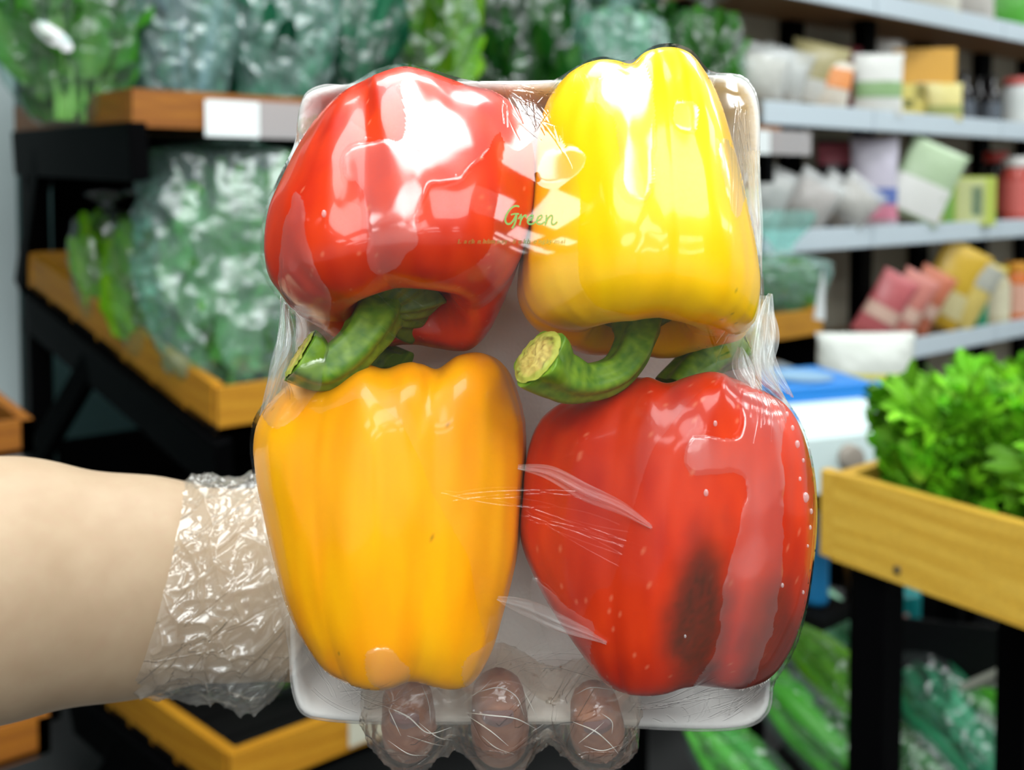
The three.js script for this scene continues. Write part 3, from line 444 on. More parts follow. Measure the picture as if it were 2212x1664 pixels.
  for (const g of [hand, cuff]) { const p = g.attributes.position, uv = []; for (let i = 0; i < p.count; i++) uv.push((p.getX(i) + p.getZ(i) * 0.7) * 6, (p.getY(i) + p.getZ(i) * 0.3) * 6); g.setAttribute('uv', new THREE.BufferAttribute(new Float32Array(uv), 2)); }
  const R = rng(91), crease = canvasTex(1024, 1024, (x, w, h) => {
    x.fillStyle = '#707070'; x.fillRect(0, 0, w, h);
    for (let k = 0; k < 170; k++) { const a = R() < 0.6 ? -0.7 + (R() - 0.5) * 0.9 : R() * 6.3, l = 40 + R() * 220, x0 = R() * w, y0 = R() * h; x.strokeStyle = (R() < 0.6 ? 'rgba(255,255,255,' : 'rgba(0,0,0,') + (0.15 + 0.45 * R()) + ')'; x.lineWidth = 2 + R() * 9; for (const [ox, oy] of [[0, 0], [w, 0], [-w, 0], [0, h], [0, -h]]) { x.beginPath(); x.moveTo(x0 + ox, y0 + oy); x.quadraticCurveTo(x0 + ox + Math.cos(a) * l / 2 + (R() - 0.5) * 20, y0 + oy + Math.sin(a) * l / 2, x0 + ox + Math.cos(a) * l, y0 + oy + Math.sin(a) * l); x.stroke(); } }
  }, false);
  const gloveMat = phys({ color: lin(0.97, 0.96, 0.93), transmission: 0.92, thickness: 0, roughness: 0.13, ior: 1.7, bumpMap: crease, bumpScale: 0.0032 });
  const tipMat = phys({ color: lin(0.98, 0.95, 0.90), transmission: 0.92, thickness: 0, roughness: 0.12, ior: 1.5, bumpMap: crease, bumpScale: 0.0032 });
  const gl = part('plastic_glove', local(mergeGeometries([cuff, hand], true), c0), [gloveMat, tipMat], t, 'clear crumpled plastic glove');
  // creases where the glove film lies folded double over the fingertips
  const hit = (px, py) => { let d = 0.268; const v = cam(px, py, 1); for (let k = 0; k < 60 && d < 0.34; k++) { const e = glove(v.x * d, v.y * d, v.z * d); if (e < 0.0002) break; d += Math.max(0.0002, e * 0.7); } return d; };
  const foldMat = phys({ color: lin(0.92, 0.90, 0.85), transmission: 0.45, thickness: 0, roughness: 0.35 });
  for (const [w, ...l] of [[7, [826, 1524], [880, 1548], [925, 1584], [975, 1572]], [5, [838, 1530], [852, 1560], [866, 1590]], [5, [905, 1562], [940, 1590], [978, 1600]], [4, [912, 1482], [926, 1520], [930, 1560]], [5, [880, 1590], [930, 1606], [960, 1612]], [4, [838, 1600], [880, 1628], [925, 1632]],
    [7, [1006, 1540], [1060, 1546], [1110, 1552], [1160, 1576]], [6, [1012, 1548], [1060, 1580], [1098, 1612]], [5, [1030, 1496], [1080, 1486], [1115, 1505], [1132, 1545]], [4, [1130, 1490], [1150, 1530], [1165, 1560]], [4, [1040, 1590], [1070, 1615], [1110, 1630]], [3, [1010, 1510], [1040, 1490], [1060, 1470]],
    [7, [1238, 1560], [1285, 1580], [1315, 1605], [1335, 1628]], [5, [1250, 1606], [1285, 1578], [1305, 1560]], [5, [1300, 1542], [1322, 1560], [1322, 1585]], [4, [1245, 1500], [1275, 1486], [1320, 1490]], [4, [1262, 1612], [1300, 1622], [1340, 1610]]]) {
    const c = l.map(([x, y]) => { const d = hit(x, y); return d < 0.335 ? cam(x, y, d - 0.0002) : null; }).filter(Boolean); if (c.length < 3) continue;
    part('film_fold', local(sweep(c, [w * 0.1, w * 0.42, w * 0.3, w * 0.08].map((r) => r / F_PX * 0.29 * 0.5), { seg: 24, around: 8 }), c0), foldMat, gl);
  }
}

// ---------------------------------------------------------------- display stand on the left: three tilted wooden trays on a black frame
const woodTex = (seed, a, b) => dataTex(512, 128, (u, v) => { const g = fbm(u * 3 + seed, v * 26 + 1.5 * noise3(u * 2.2, v * 3, seed), seed, 4), l = 0.5 + 0.6 * g + 0.2 * Math.sin((v * 22 + 3 * noise3(u * 1.6 + seed, v * 2, 0)) * 2); const f = noise3(u * 160, v * 60, seed) * 0.06; return mix3(a, b, clamp(l)).map((c) => c + f * c); });
const woodMats = [woodTex(1, [0.77, 0.55, 0.13], [0.67, 0.44, 0.06]), woodTex(5, [0.62, 0.38, 0.07], [0.50, 0.28, 0.03]), woodTex(9, [0.85, 0.69, 0.28], [0.75, 0.57, 0.17])].map((map) => std({ map, roughness: 0.5 }));
const blackMat = phys({ color: lin(0.0015, 0.0015, 0.0018), roughness: 0.5, specularIntensity: 0.05 }), blackPlank = phys({ color: lin(0.005, 0.005, 0.005), roughness: 0.7, specularIntensity: 0.15 });
// a board from a to b (its upper front edge), `high` downwards and `thick` along `into`
function board(a, b, high, thick, into, uvScale = 1) {
  const dn = V3(0, -high, 0), w = into.clone().normalize().multiplyScalar(thick), L = a.distanceTo(b), P = [a, b, b.clone().add(dn), a.clone().add(dn)], Q = P.map((p) => p.clone().add(w)), pos = [], uv = [], idx = [];
  const quad = (p, q, r, s, U, V) => { const k = pos.length / 3; for (const [v, x, y] of [[p, 0, V], [q, U, V], [r, U, 0], [s, 0, 0]]) { pos.push(v.x, v.y, v.z); uv.push(x * uvScale, y * uvScale * 4); } idx.push(k, k + 1, k + 2, k, k + 2, k + 3); };
  quad(P[0], P[3], P[2], P[1], high, L); quad(Q[0], Q[1], Q[2], Q[3], L, high); quad(P[0], P[1], Q[1], Q[0], L, thick); quad(P[3], Q[3], Q[2], P[2], thick, L); quad(P[0], Q[0], Q[3], P[3], thick, high); quad(P[1], P[2], Q[2], Q[1], high, thick);
  for (let k = 0; k < 4; k++) { const s = [0, high, high, 0][k], t = [0, 0, L, L][k]; uv[k * 2] = t * uvScale; uv[k * 2 + 1] = s * uvScale * 4; }
  const g = new THREE.BufferGeometry(); g.setAttribute('position', new THREE.BufferAttribute(new Float32Array(pos), 3)); g.setAttribute('uv', new THREE.BufferAttribute(new Float32Array(uv), 2)); g.setIndex(idx); g.computeVertexNormals(); return g;
}
const move = (g, o) => g.translate(-o.x, -o.y, -o.z);
function tier(label, F, B, xEnd, wood, high = 0.085) {      // F front left, B back left, upper edges
  const t = thing('wooden_tray', label, 'tray', F), run = V3(xEnd - F.x, 0, 0), FR = F.clone().add(run), BR = B.clone().add(run), inX = V3(1, 0, 0), inZ = V3(0, 0, -1);
  const q = B.clone().sub(F).normalize().multiplyScalar(0.0207);
  part('front_board', move(board(F, FR, high, 0.02, inZ), F), wood, t);
  part('side_board', move(board(F.clone().add(q), B.clone().sub(q), high, 0.02, inX), F), wood, t);
  part('side_board', move(board(FR.clone().add(q), BR.clone().sub(q), high, 0.02, inX.clone().negate()), F), wood, t);
  part('back_board', move(board(B, BR, high, 0.02, inZ.clone().negate()), F), wood, t);
  const dn = V3(0, -high + 0.012, 0), n = 7;
  for (let k = 0; k < n; k++) { const a = F.clone().lerp(B, k / n).add(dn), b = a.clone().add(run); part('bottom_slat', move(board(a, b, 0.012, F.distanceTo(B) / n - 0.012, B.clone().sub(F)), F), blackPlank, t); }
  return { t, F, B, FR, BR, floor: (u, v) => F.clone().lerp(B, v).add(V3((xEnd - F.x) * u, -high + 0.014, 0)) };
}
const topTier = tier('top wooden produce tray under the row of bagged greens, white price cards in front', at(285, 190, 1.73), at(30, 232, 2.40), 2.40, woodMats[1], 0.082);
const midTier = tier('middle wooden produce tray sloping to a front corner left of the peppers', at(470, 840, 1.73), at(60, 545, 2.35), 2.46, woodMats[0], 0.085);
const lowTier = tier('lowest wooden produce tray at the bottom edge below the arm', at(497, 1634, 1.60), at(150, 1388, 2.10), 2.30, woodMats[0], 0.085);
{
  const o = at(500, 250, 1.73), t = thing('price_rail', 'clear plastic price rail with white cards on the top wooden tray', 'price rail', [topTier.F.x + 0.13, topTier.F.y - 0.012, topTier.F.z + 0.003]);
  part('rail', box(1.9, 0.072, 0.003, 0.96, -0.036, 0.002), phys({ color: lin(0.78, 0.74, 0.74), transmission: 0.6, thickness: 0, roughness: 0.15 }), t);
  const card = std({ color: lin(0.80, 0.84, 0.84), roughness: 0.6 });
  for (const x of [0.055, 0.36, 0.80, 1.25, 1.65]) part('price_card', box(0.108, 0.07, 0.0012, x, -0.037, 0.0045), card, t);
  const q = lowTier.F, c = thing('price_card', 'white price card clipped to the lowest tray beside the fingers', 'card', [q.x + 0.30, q.y - 0.01, q.z + 0.004]);
  part('card', box(0.16, 0.055, 0.0015, 0, -0.027, 0), std({ color: lin(0.55, 0.53, 0.42), roughness: 0.6 }), c); part('holder', box(0.165, 0.006, 0.004, 0, 0.002, -0.001), std({ color: lin(0.6, 0.6, 0.6), roughness: 0.4 }), c);
}
{ // frame: two side frames of uprights, sloping bearers and braces
  const t = thing('display_frame', 'black metal frame with braces carrying the three wooden trays', 'frame', [0.45, 0, -2.7]), o = V3(0.45, 0, -2.7);
  const bar = (name, a, b, w, d) => { const L = a.distanceTo(b), g = new RoundedBoxGeometry(w, L, d, 2, 0.004), dir = b.clone().sub(a).normalize(), m = a.clone().lerp(b, 0.5); g.applyQuaternion(new THREE.Quaternion().setFromUnitVectors(V3(0, 1, 0), dir)); g.translate(m.x - o.x, m.y - o.y, m.z - o.z); part(name, g, blackMat, t); };
  for (const dx of [0, 1.84]) {
    const s = V3(dx, 0, 0);
    for (const [T, dd] of [[topTier, 0.115], [midTier, 0.150], [lowTier, 0.150]]) {
      const a = T.F.clone().add(s).add(V3(0.012, -dd, 0)), b = T.B.clone().add(s).add(V3(0.012, -dd, 0));
      bar('bearer', a, b, 0.035, 0.11);
      const m = a.clone().lerp(b, 0.62), foot = V3(b.x, m.y - 0.28, b.z + 0.02); if (T !== topTier || dx) bar('brace', m, foot, 0.035, 0.055); else bar('brace', a.clone().lerp(b, 0.75), V3(b.x, b.y - 0.34, b.z + 0.02), 0.035, 0.06);
    }
    const x = 0.498 + dx; bar('upright', V3(x, 0, -2.66), V3(x, 1.64, -2.66), 0.055, 0.085);
  }
  part('back_panel', box(1.86, 0.46, 0.012, 0.98 + 0.05, 1.30, -0.02), blackMat, t); part('back_panel', box(1.86, 0.36, 0.012, 1.03, 0.52, -0.02), blackMat, t);  // black sheets added for the darkness seen behind the trays
  for (const y of [0.55, 1.02, 1.45]) bar('cross_rail', V3(0.47, y, -2.69), V3(2.36, y, -2.69), 0.05, 0.04);
}
struct('trim_1', box(0.30, CEILING, 0.12, 0.508 - 0.15, CEILING / 2, -3.02), std({ color: lin(0.60, 0.70, 0.71), roughness: 0.5 }));
{ // the nearer wooden tray that just enters at the left edge
  const F = at(72, 905, 1.5), B = at(-60, 800, 1.72), T = thing('wooden_tray', 'corner of a wooden tray at the left edge above the bare arm', 'tray', F), Lf = V3(-0.5, 0, 0);
  part('side_board', move(board(F, B, 0.055, 0.018, V3(-1, 0, 0)), F), woodMats[1], T); part('front_board', move(board(F.clone().add(Lf), F, 0.055, 0.018, V3(0, 0, -1)), F), woodMats[1], T); part('back_board', move(board(B.clone().add(Lf), B, 0.055, 0.018, V3(0, 0, 1)), F), woodMats[1], T); part('bottom', move(board(F.clone().add(Lf).add(V3(0, -0.045, 0)), F.clone().add(V3(0, -0.045, 0)), 0.008, 0.2, B.clone().sub(F)), F), blackPlank, T);
  part('leg', box(0.05, F.y - 0.05, 0.05, -0.2, -F.y / 2 - 0.03, -0.05), blackMat, T);
  const G = at(108, 1545, 1.5), t2 = thing('wooden_tray', 'corner of a lower wooden tray at the left edge under the bare arm', 'tray', G);
  part('front_board', move(board(G.clone().add(Lf), G, 0.06, 0.018, V3(0, 0, -1)), G), woodMats[1], t2); part('side_board', move(board(G, G.clone().add(V3(-0.02, 0.08, -0.35)), 0.06, 0.018, V3(-1, 0, 0)), G), woodMats[1], t2); part('bottom', move(board(G.clone().add(Lf).add(V3(0, -0.05, 0)), G.clone().add(V3(0, -0.05, 0)), 0.008, 0.3, V3(0, 0.08, -0.35)), G), blackPlank, t2);
  part('leg', box(0.05, G.y - 0.06, 0.05, -0.2, -G.y / 2 - 0.03, -0.05), blackMat, t2);
}

// ---------------------------------------------------------------- bags of greens
const bagFilm = phys({ color: lin(0.88, 0.99, 0.97), transmission: 0.965, thickness: 0, roughness: 0.07, ior: 1.6 });
const leafMat = phys({ vertexColors: true, roughness: 0.5, transmission: 0.3, thickness: 0, specularIntensity: 0.3 });
const stalkMat = std({ vertexColors: true, roughness: 0.45 });
function leafBlade(R, len, wide, cols, base, dir, bend, ruffle) {      // one curved leaf; dir is its growing direction
  const nu = 5, nv = 8, pts = [], side = V3(R() - 0.5, (R() - 0.5) * 0.6, R() - 0.5).cross(dir).normalize(), out = dir.clone().cross(side).normalize(), ph = R() * 6;
  for (let j = 0; j < nv; j++) for (let i = 0; i < nu; i++) {
    const v = j / (nv - 1), u = i / (nu - 1) * 2 - 1, w = wide * Math.pow(Math.sin(Math.PI * clamp(0.08 + 0.87 * Math.pow(v, 0.8))), 0.7);
    pts.push(base.clone().addScaledVector(dir, len * v * (1 - 0.25 * bend * v)).addScaledVector(side, u * w).addScaledVector(out, bend * len * v * v * 0.6 + Math.abs(u) * w * 0.35 + ruffle * w * Math.sin(v * 14 + u * 5 + ph) * Math.abs(u)));
  }
  const g = gridGeo(pts, nu, nv, false), t = R(), c = mix3(cols[0], cols[1], t), k = 0.75 + 0.5 * R();
  colorize(g, (p, i) => { const rib = i % nu === 2 ? 0.45 : 0, v = Math.floor(i / nu) / nv; return mix3(c, cols[2], clamp(rib + 0.5 * (1 - v) - 0.25)).map((x) => x * k); });
  return g;
}
const GREENS = {
  mid: [[0.02, 0.17, 0.015], [0.07, 0.34, 0.02], [0.30, 0.55, 0.12]], teal: [[0.004, 0.12, 0.06], [0.02, 0.24, 0.11], [0.16, 0.48, 0.28]],
  lime: [[0.07, 0.26, 0.003], [0.16, 0.40, 0.006], [0.36, 0.52, 0.06]], dark: [[0.005, 0.07, 0.008], [0.02, 0.16, 0.012], [0.10, 0.26, 0.03]],
  pale: [[0.12, 0.40, 0.18], [0.34, 0.62, 0.42], [0.75, 0.86, 0.76]], purple: [[0.07, 0.08, 0.14], [0.04, 0.22, 0.08], [0.50, 0.46, 0.62]],
  lettuce: [[0.07, 0.36, 0.004], [0.24, 0.62, 0.02], [0.40, 0.72, 0.08]],
};
function bagShell(w, h, d, seed, neck, crease) {
  const NU = 110, NV = 90, pts = [];
  for (let j = 0; j < NV; j++) for (let i = 0; i < NU; i++) {
    const v = j / (NV - 1), a = i / NU * Math.PI * 2, ca = Math.cos(a), sa = Math.sin(a), e = (x, p) => Math.sign(x) * Math.pow(Math.abs(x), p);
    const body = Math.pow(clamp(Math.sin(Math.PI * clamp(v * 0.86 + 0.02))), 0.35), top = smooth(neck, 1.0, v), r = body * (1 - 0.8 * smooth(neck - 0.12, neck, v) * (1 - 0.9 * top)), flat = lerp(1, 0.35, smooth(neck - 0.1, neck + 0.05, v));
    const n = ridged(ca * 1.6 + seed, v * 2.6 * h / w, sa * 1.6 + seed * 2, 4) - 0.3, m = 0.5 * noise3(ca * 0.8 + seed, v * 2, sa * 0.8);
    const k = r * (1 + crease * n + 0.12 * m);
    pts.push(V3(e(ca, 0.8) * w / 2 * k, h * v * (1 + 0.02 * m) - 0.0 + crease * 0.03 * n, e(sa, 0.8) * d / 2 * k * flat));
  }
  return gridGeo(pts, NU, NV, true);
}
const mistFilm = phys({ color: lin(0.72, 0.97, 0.90), transmission: 0.90, thickness: 0, roughness: 0.1, ior: 1.7 });
function frill(R, len, cols, base, dir) {      // a fan-shaped leaf with a curled wavy edge
  const nu = 17, nv = 6, pts = [], side = V3(R() - 0.5, (R() - 0.5) * 0.5, R() - 0.5).cross(dir).normalize(), out = dir.clone().cross(side).normalize(), ph = R() * 6, open = 0.8 + 0.5 * R(), n = 5 + 4 * R();
  for (let j = 0; j < nv; j++) for (let i = 0; i < nu; i++) { const v = 0.12 + 0.88 * j / (nv - 1), u = i / (nu - 1) * 2 - 1, a = u * open, lob = 1 + 0.16 * v * Math.sin(u * 9 + ph), r = len * v * lob * (1 - 0.25 * u * u); pts.push(base.clone().addScaledVector(dir, r * Math.cos(a)).addScaledVector(side, r * Math.sin(a) * 0.8).addScaledVector(out, len * (0.45 * v * v - 0.15 + 0.17 * v * v * Math.sin(u * n * 2 + ph)))); }
  const g = gridGeo(pts, nu, nv, false), c = mix3(cols[0], cols[1], R()), k = 0.4 + 0.9 * R();
  colorize(g, (p, i) => mix3(mix3(c, cols[2], 0.7 * smooth(0.55, 0.0, Math.floor(i / nu) / (nv - 1))), cols[1], 0.35 * (i % 2)).map((x) => x * k)); return g;
}
const frostFilm = phys({ color: lin(0.68, 0.95, 0.90), transmission: 0.84, thickness: 0, roughness: 0.12, ior: 1.7 });
function makeBag(label, pos, turn, w, h, d, seed, cols, { leaves = 46, up = 0.75, neck = 0.82, crease = 0.10, tilt = 0, stalks = 0, group, lean = 0, big = 1, frost } = {}) {
  const R = rng(seed * 97 + 5), t = thing('bag_of_greens', label, 'bag', pos, turn, group); t.rotation.order = 'YXZ'; t.rotation.x = tilt; t.rotation.z = lean;
  const foliage = [], hh = h * neck * 0.95;
  for (let k = 0; k < leaves; k++) {
    const a = R() * Math.PI * 2, r = Math.sqrt(R()) * 0.7, b = V3(Math.cos(a) * r * w / 2 * 0.8, R() * hh * up * 0.75 + 0.01, Math.sin(a) * r * d / 2 * 0.8), dir = V3(Math.cos(a) * 0.35 * R(), 0.8 + 0.4 * R(), Math.sin(a) * 0.35 * R()).add(V3((R() - 0.5) * 0.6, 0, (R() - 0.5) * 0.6)).normalize();
    const len = Math.min(hh - b.y, hh * (0.35 + 0.25 * R()) * big);
    foliage.push(leafBlade(R, Math.max(0.04, len), w * (0.10 + 0.09 * R()) * big, cols, b, dir, (R() - 0.3) * 0.5, 0.4));
  }
  part('foliage', mergeGeometries(foliage), leafMat, t);
  if (stalks) { const st = []; for (let k = 0; k < stalks; k++) { const a = R() * 6.28, r = Math.sqrt(R()) * 0.6, x = Math.cos(a) * r * w / 2, z = Math.sin(a) * r * d / 2, g = sweep([V3(x * 0.7, 0.01, z * 0.7), V3(x * 0.8, hh * 0.3, z * 0.8), V3(x, hh * 0.62, z)], [0.007, 0.0055, 0.004], { seg: 8, around: 7 }); colorize(g, () => mix3(cols[2], cols[1], R() * 0.3)); st.push(g); } part('stalks', mergeGeometries(st), stalkMat, t); }
  part('plastic_bag', bagShell(w, h, d, seed, neck, crease), [bagFilm, frostFilm, mistFilm][frost ?? 0], t);
  return t;
}
{
  const rowTop = [ // px of the centre, label, width, palette, options
    [150, 0.25, 'clear bag of leafy greens with a white oval sticker at the upper left', 'mid', { leaves: 60, stalks: 6 }],
    [400, 0.215, 'clear bag with purplish stems and pale glints, second on the top tray', 'purple', { leaves: 36, stalks: 12, crease: 0.13, frost: 1 }],
    [610, 0.215, 'clear bag of blue-green leaves third on the top tray, left of the red pepper', 'teal', { leaves: 54, stalks: 4, frost: 1 }],
    [775, 0.185, 'clear bag of dark bluish leaves fourth on the top tray, over the red pepper', 'teal', { leaves: 54, crease: 0.13 }],
    [930, 0.235, 'clear bag of yellow-green leaves above the upper red pepper', 'lime', { leaves: 60, stalks: 10 }],
    [1125, 0.27, 'clear bag of dark green leaves between the two upper peppers', 'dark', { leaves: 70 }],
    [1330, 0.25, 'frosty white bag of pale greens above the upper yellow pepper', 'pale', { leaves: 36, crease: 0.15, frost: 1 }],
    [1515, 0.22, 'clear bag of mid green leaves last on the right of the top tray', 'mid', { leaves: 50 }],
  ];
  rowTop.forEach(([px, w, label, cols, o], i) => {
    // each bag stands on the tray's bottom where its middle is seen
    let best = null; for (let u = -0.05; u <= 1; u += 0.004) { const p = topTier.floor(u, 0.30), q = toPx(p.clone().applyMatrix4(camera.matrixWorldInverse)); if (!best || Math.abs(q[0] - px) < best[0]) best = [Math.abs(q[0] - px), p]; }
    const t = makeBag(label, best[1].add(V3(0, 0.004, 0)), 0.1 * Math.sin(i * 2.3) - 0.4, w * 1.12, 0.46 + 0.03 * Math.sin(i * 3), 0.20, 11 + i * 3, GREENS[cols], { neck: 0.96, up: 1.1, lean: 0.05 * Math.sin(i * 1.7), crease: 0.13, ...o, leaves: (o.leaves ?? 46) * 2 });
    if (i === 0) { const s = []; for (let k = 0; k < 40; k++) { const a = k / 40 * 6.2832; s.push(V3(Math.cos(a) * 0.042, Math.sin(a) * 0.017, 0.001 * Math.cos(a))); } const q = []; for (const f of [1, 0.6, 0.01]) for (const v of s) q.push(V3(v.x * f, v.y * f, 0.001 + 0.006 * (1 - f))); const g = gridGeo(q, 40, 3, true).rotateZ(-0.65).translate(-0.01, 0.165, 0.094); part('sticker', g, std({ color: lin(0.85, 0.84, 0.86), roughness: 0.5 }), t, 'white oval sticker'); }  // plain white oval laid on the front of the first bag
  });
  const behind = ['pale', 'teal', 'mid', 'lime', 'teal', 'dark'];
  behind.forEach((cols, i) => makeBag('back row bag of ' + ['pale', 'bluish', 'green', 'yellowish', 'dark blue-green', 'darkest', 'bright'][i] + ' greens, ' + ['first', 'second', 'third', 'fourth', 'fifth', 'sixth', 'seventh'][i] + ' from the left on the top tray', topTier.floor(0.04 + i * 0.18, 0.60).add(V3(0, 0.004, 0)), -0.3, 0.30, 0.56, 0.2, 121 + i, GREENS[cols], { neck: 0.96, up: 1.1, leaves: 80, crease: 0.12 }));
  const onMid = (px, v) => { let best = null; for (let u = -0.1; u <= 1; u += 0.004) { const p = midTier.floor(u, v), q = toPx(p.clone().applyMatrix4(camera.matrixWorldInverse)); if (!best || Math.abs(q[0] - px) < best[0]) best = [Math.abs(q[0] - px), p]; } return best[1].add(V3(0, 0.004, 0)); };
  makeBag('large frosty bag of curly greens leaning on the middle tray left of the peppers', onMid(525, 0.12), -0.3, 0.40, 0.60, 0.24, 61, [[0.05, 0.22, 0.03], [0.12, 0.34, 0.06], [0.4, 0.6, 0.35]], { leaves: 260, neck: 0.9, crease: 0.16, tilt: -0.30, up: 0.8, frost: 2, big: 0.6 });
  makeBag('second frosty bag on the middle tray, mostly hidden behind the red pepper', onMid(760, 0.35), 0.2, 0.28, 0.42, 0.20, 67, GREENS.teal, { leaves: 60, neck: 0.86, crease: 0.14, tilt: -0.25, frost: 1 });
  makeBag('small bag of yellow-green leaves in the shade on the middle tray', onMid(345, 0.36), -0.4, 0.20, 0.36, 0.16, 71, GREENS.lime, { leaves: 46, neck: 0.9, crease: 0.06, tilt: -0.2 });
  makeBag('dim yellow-green bundle farthest left on the middle tray', onMid(225, 0.62), -0.4, 0.15, 0.30, 0.14, 73, GREENS.lime, { leaves: 36, neck: 0.9, crease: 0.05, tilt: -0.2 });
  makeBag('clear tied bag of greens on the middle tray right of the yellow pepper', onMid(1705, 0.14), -0.5, 0.30, 0.33, 0.20, 77, [[0.06, 0.26, 0.02], [0.14, 0.38, 0.03], [0.35, 0.55, 0.25]], { leaves: 60, neck: 0.62, crease: 0.12, frost: 1 });
  const s = thing('paper_cone', 'white folded paper beside the tied bag of greens on the right', 'paper', at(1770, 690, 2.55), 0.4);
  const pg = []; for (const k of [0, 1]) for (const [x, y] of [[-0.075, -0.01], [0.02, 0.115], [0.055, -0.03]]) pg.push(V3(x, y + 0.02, k * 0.004 + 0.02 * y));
  const tri = gridGeo(pg, 3, 2, true); tri.setIndex([...tri.index.array, 0, 1, 2, 3, 5, 4]); tri.computeVertexNormals(); part('sheet', tri, std({ color: lin(0.82, 0.85, 0.85), roughness: 0.6 }), s);
  const onLow = (px, v) => { let best = null; for (let u = -0.1; u <= 1.2; u += 0.004) { const p = lowTier.floor(u, v), q = toPx(p.clone().applyMatrix4(camera.matrixWorldInverse)); if (!best || Math.abs(q[0] - px) < best[0]) best = [Math.abs(q[0] - px), p]; } return best[1].add(V3(0, 0.004, 0)); };
  makeBag('bag of light green leaves on the lowest tray below the glove cuff', onLow(660, 0.40), 0.3, 0.24, 0.24, 0.2, 81, GREENS.lime, { leaves: 50, neck: 0.9, crease: 0.05, tilt: -0.3 });
  makeBag('glinting clear bag on the lowest tray under the gloved fingertips', onLow(1010, 0.25), 0.3, 0.22, 0.20, 0.2, 83, GREENS.dark, { leaves: 30, neck: 0.9, crease: 0.15, tilt: -0.3 });
  makeBag('clear bag of pale stalks at the bottom right of the fingertips', onLow(1330, 0.15), 0.6, 0.26, 0.20, 0.2, 87, GREENS.pale, { leaves: 40, neck: 0.9, crease: 0.15, tilt: -0.35, stalks: 8 });
  makeBag('clear bag of mid green leaves at the bottom under the tray corner', onLow(1560, 0.15), 0.5, 0.28, 0.22, 0.2, 89, GREENS.mid, { leaves: 50, neck: 0.9, crease: 0.15, tilt: -0.35, stalks: 8 });
}

// ---------------------------------------------------------------- wall shelving with groceries
const SX0 = 2.47, SX1 = 5.3, SZF = -1.93, SZB = -2.35;
{
  const t = thing('shelving_unit', 'wall shelving with white price edges, dark uprights and beige back panel', 'shelving', [SX0, 0, SZB]), steel = std({ color: lin(0.56, 0.64, 0.70), roughness: 0.4 }), under = std({ color: lin(0.26, 0.15, 0.07), roughness: 0.6 });
  const W = SX1 - SX0;
  part('back_panel', box(W, 2.5, 0.02, W / 2, 1.25, -0.02), std({ color: lin(0.36, 0.33, 0.26), roughness: 0.7 }), t);
  [2.40, 1.99, 1.575, 1.158, 0.722, 0.30].forEach((y) => {
    const b = part('shelf_board', box(W, 0.02, SZF - SZB - 0.02, W / 2, y + 0.046, (SZF - SZB) / 2), under, t);
    for (const [a, z] of [[SX0, 3.094], [3.094, 4.035], [4.035, 4.98], [4.98, SX1]]) part('price_edge', box(z - a - 0.008, 0.076, 0.014, (a + z) / 2 - SX0, y + 0.038, SZF - SZB, 0.004), steel, b);
  });
  for (const [x, w] of [[2.53, 0.07], [3.169, 0.10], [4.132, 0.10], [4.687, 0.10], [5.15, 0.10]]) part('upright', box(w, 2.5, 0.05, x - SX0, 1.25, 0.015, 0.004), blackMat, t);
  part('upright', box(0.075, 2.5, 0.06, 3.38 - SX0, 1.25, 0.20, 0.004), blackMat, t);
}
const shelfY = [2.047, 1.632, 1.215, 0.779];
const gloss = (c, r = 0.35) => std({ color: lin(...c), roughness: r });
const onShelf = (px, row, back) => { const z = SZF - back; const r = cam(px, 400, 1).applyQuaternion(camera.quaternion), k = (z - camera.position.z) / r.z; return V3(camera.position.x + r.x * k, shelfY[row], z); };
const clearPack = phys({ color: lin(0.95, 0.97, 0.97), transmission: 0.7, thickness: 0, roughness: 0.2 });
function pillow(w, h, d, seed, amp = 0.05) {       // a filled packet with flat sealed ends
  const NU = 40, NV = 26, pts = [];
  for (let j = 0; j < NV; j++) for (let i = 0; i < NU; i++) { const v = j / (NV - 1), a = i / NU * Math.PI * 2, f = Math.pow(Math.sin(Math.PI * clamp(v, 0.0, 1)), 0.5) * 0.96 + 0.04, n = 1 + amp * ridged(Math.cos(a) * 1.5 + seed, v * 3, Math.sin(a) * 1.5, 3); pts.push(V3(Math.cos(a) * w / 2 * lerp(1, 0.93, f) * n, v * h, Math.sin(a) * d / 2 * f * n)); }
  return gridGeo(pts, NU, NV, true);
}
function packet(label, p, turn, w, h, d, color, band, seed, { lean = 0, clear = false, category = 'packet', name = 'snack_packet', group } = {}) {
  const t = thing(name, label, category, p, turn, group); w *= 1.2; h *= 1.15; t.rotation.order = 'YXZ'; t.rotation.z = -lean; if (lean) t.position.y += Math.abs(Math.sin(lean)) * w * 0.45;
  part(clear ? 'clear_wrapper' : 'wrapper', pillow(w, h, d, seed), clear ? clearPack : gloss(color, 0.3), t);
  if (clear) part('contents', pillow(w * 0.8, h * 0.72, d * 0.75, seed + 3, 0.2).translate(0, 0.02, 0), gloss(color, 0.6), t);
  if (band) for (const [c, y0, y1] of band) { const q = pillow(w, h, d, seed), pos = q.attributes.position; const g = []; for (const v of [y0, (y0 + y1) / 2, y1]) for (let i = 0; i <= 18; i++) { const k = Math.round(v * 25) * 40 + Math.round(lerp(1, 19, i / 18)); g.push(V3(pos.getX(k), lerp(0, h, v), pos.getZ(k) + 0.0025)); } part('label_band', gridGeo(g, 19, 3, false), gloss(c, 0.4), t); }
  return t;
}
function carton(label, p, turn, w, h, d, color, patches, category = 'box', name = 'carton') {
  const t = thing(name, label, category, p, turn); part('carton_body', box(w, h, d, 0, h / 2, 0, 0.004), gloss(color, 0.5), t);
  for (const [c, x, y, a, b] of patches) part('printed_panel', box(a * w, b * h, 0.0016, (x - 0.5) * w, y * h, d / 2 + 0.0004), gloss(c, 0.5), t);
  return t;
}
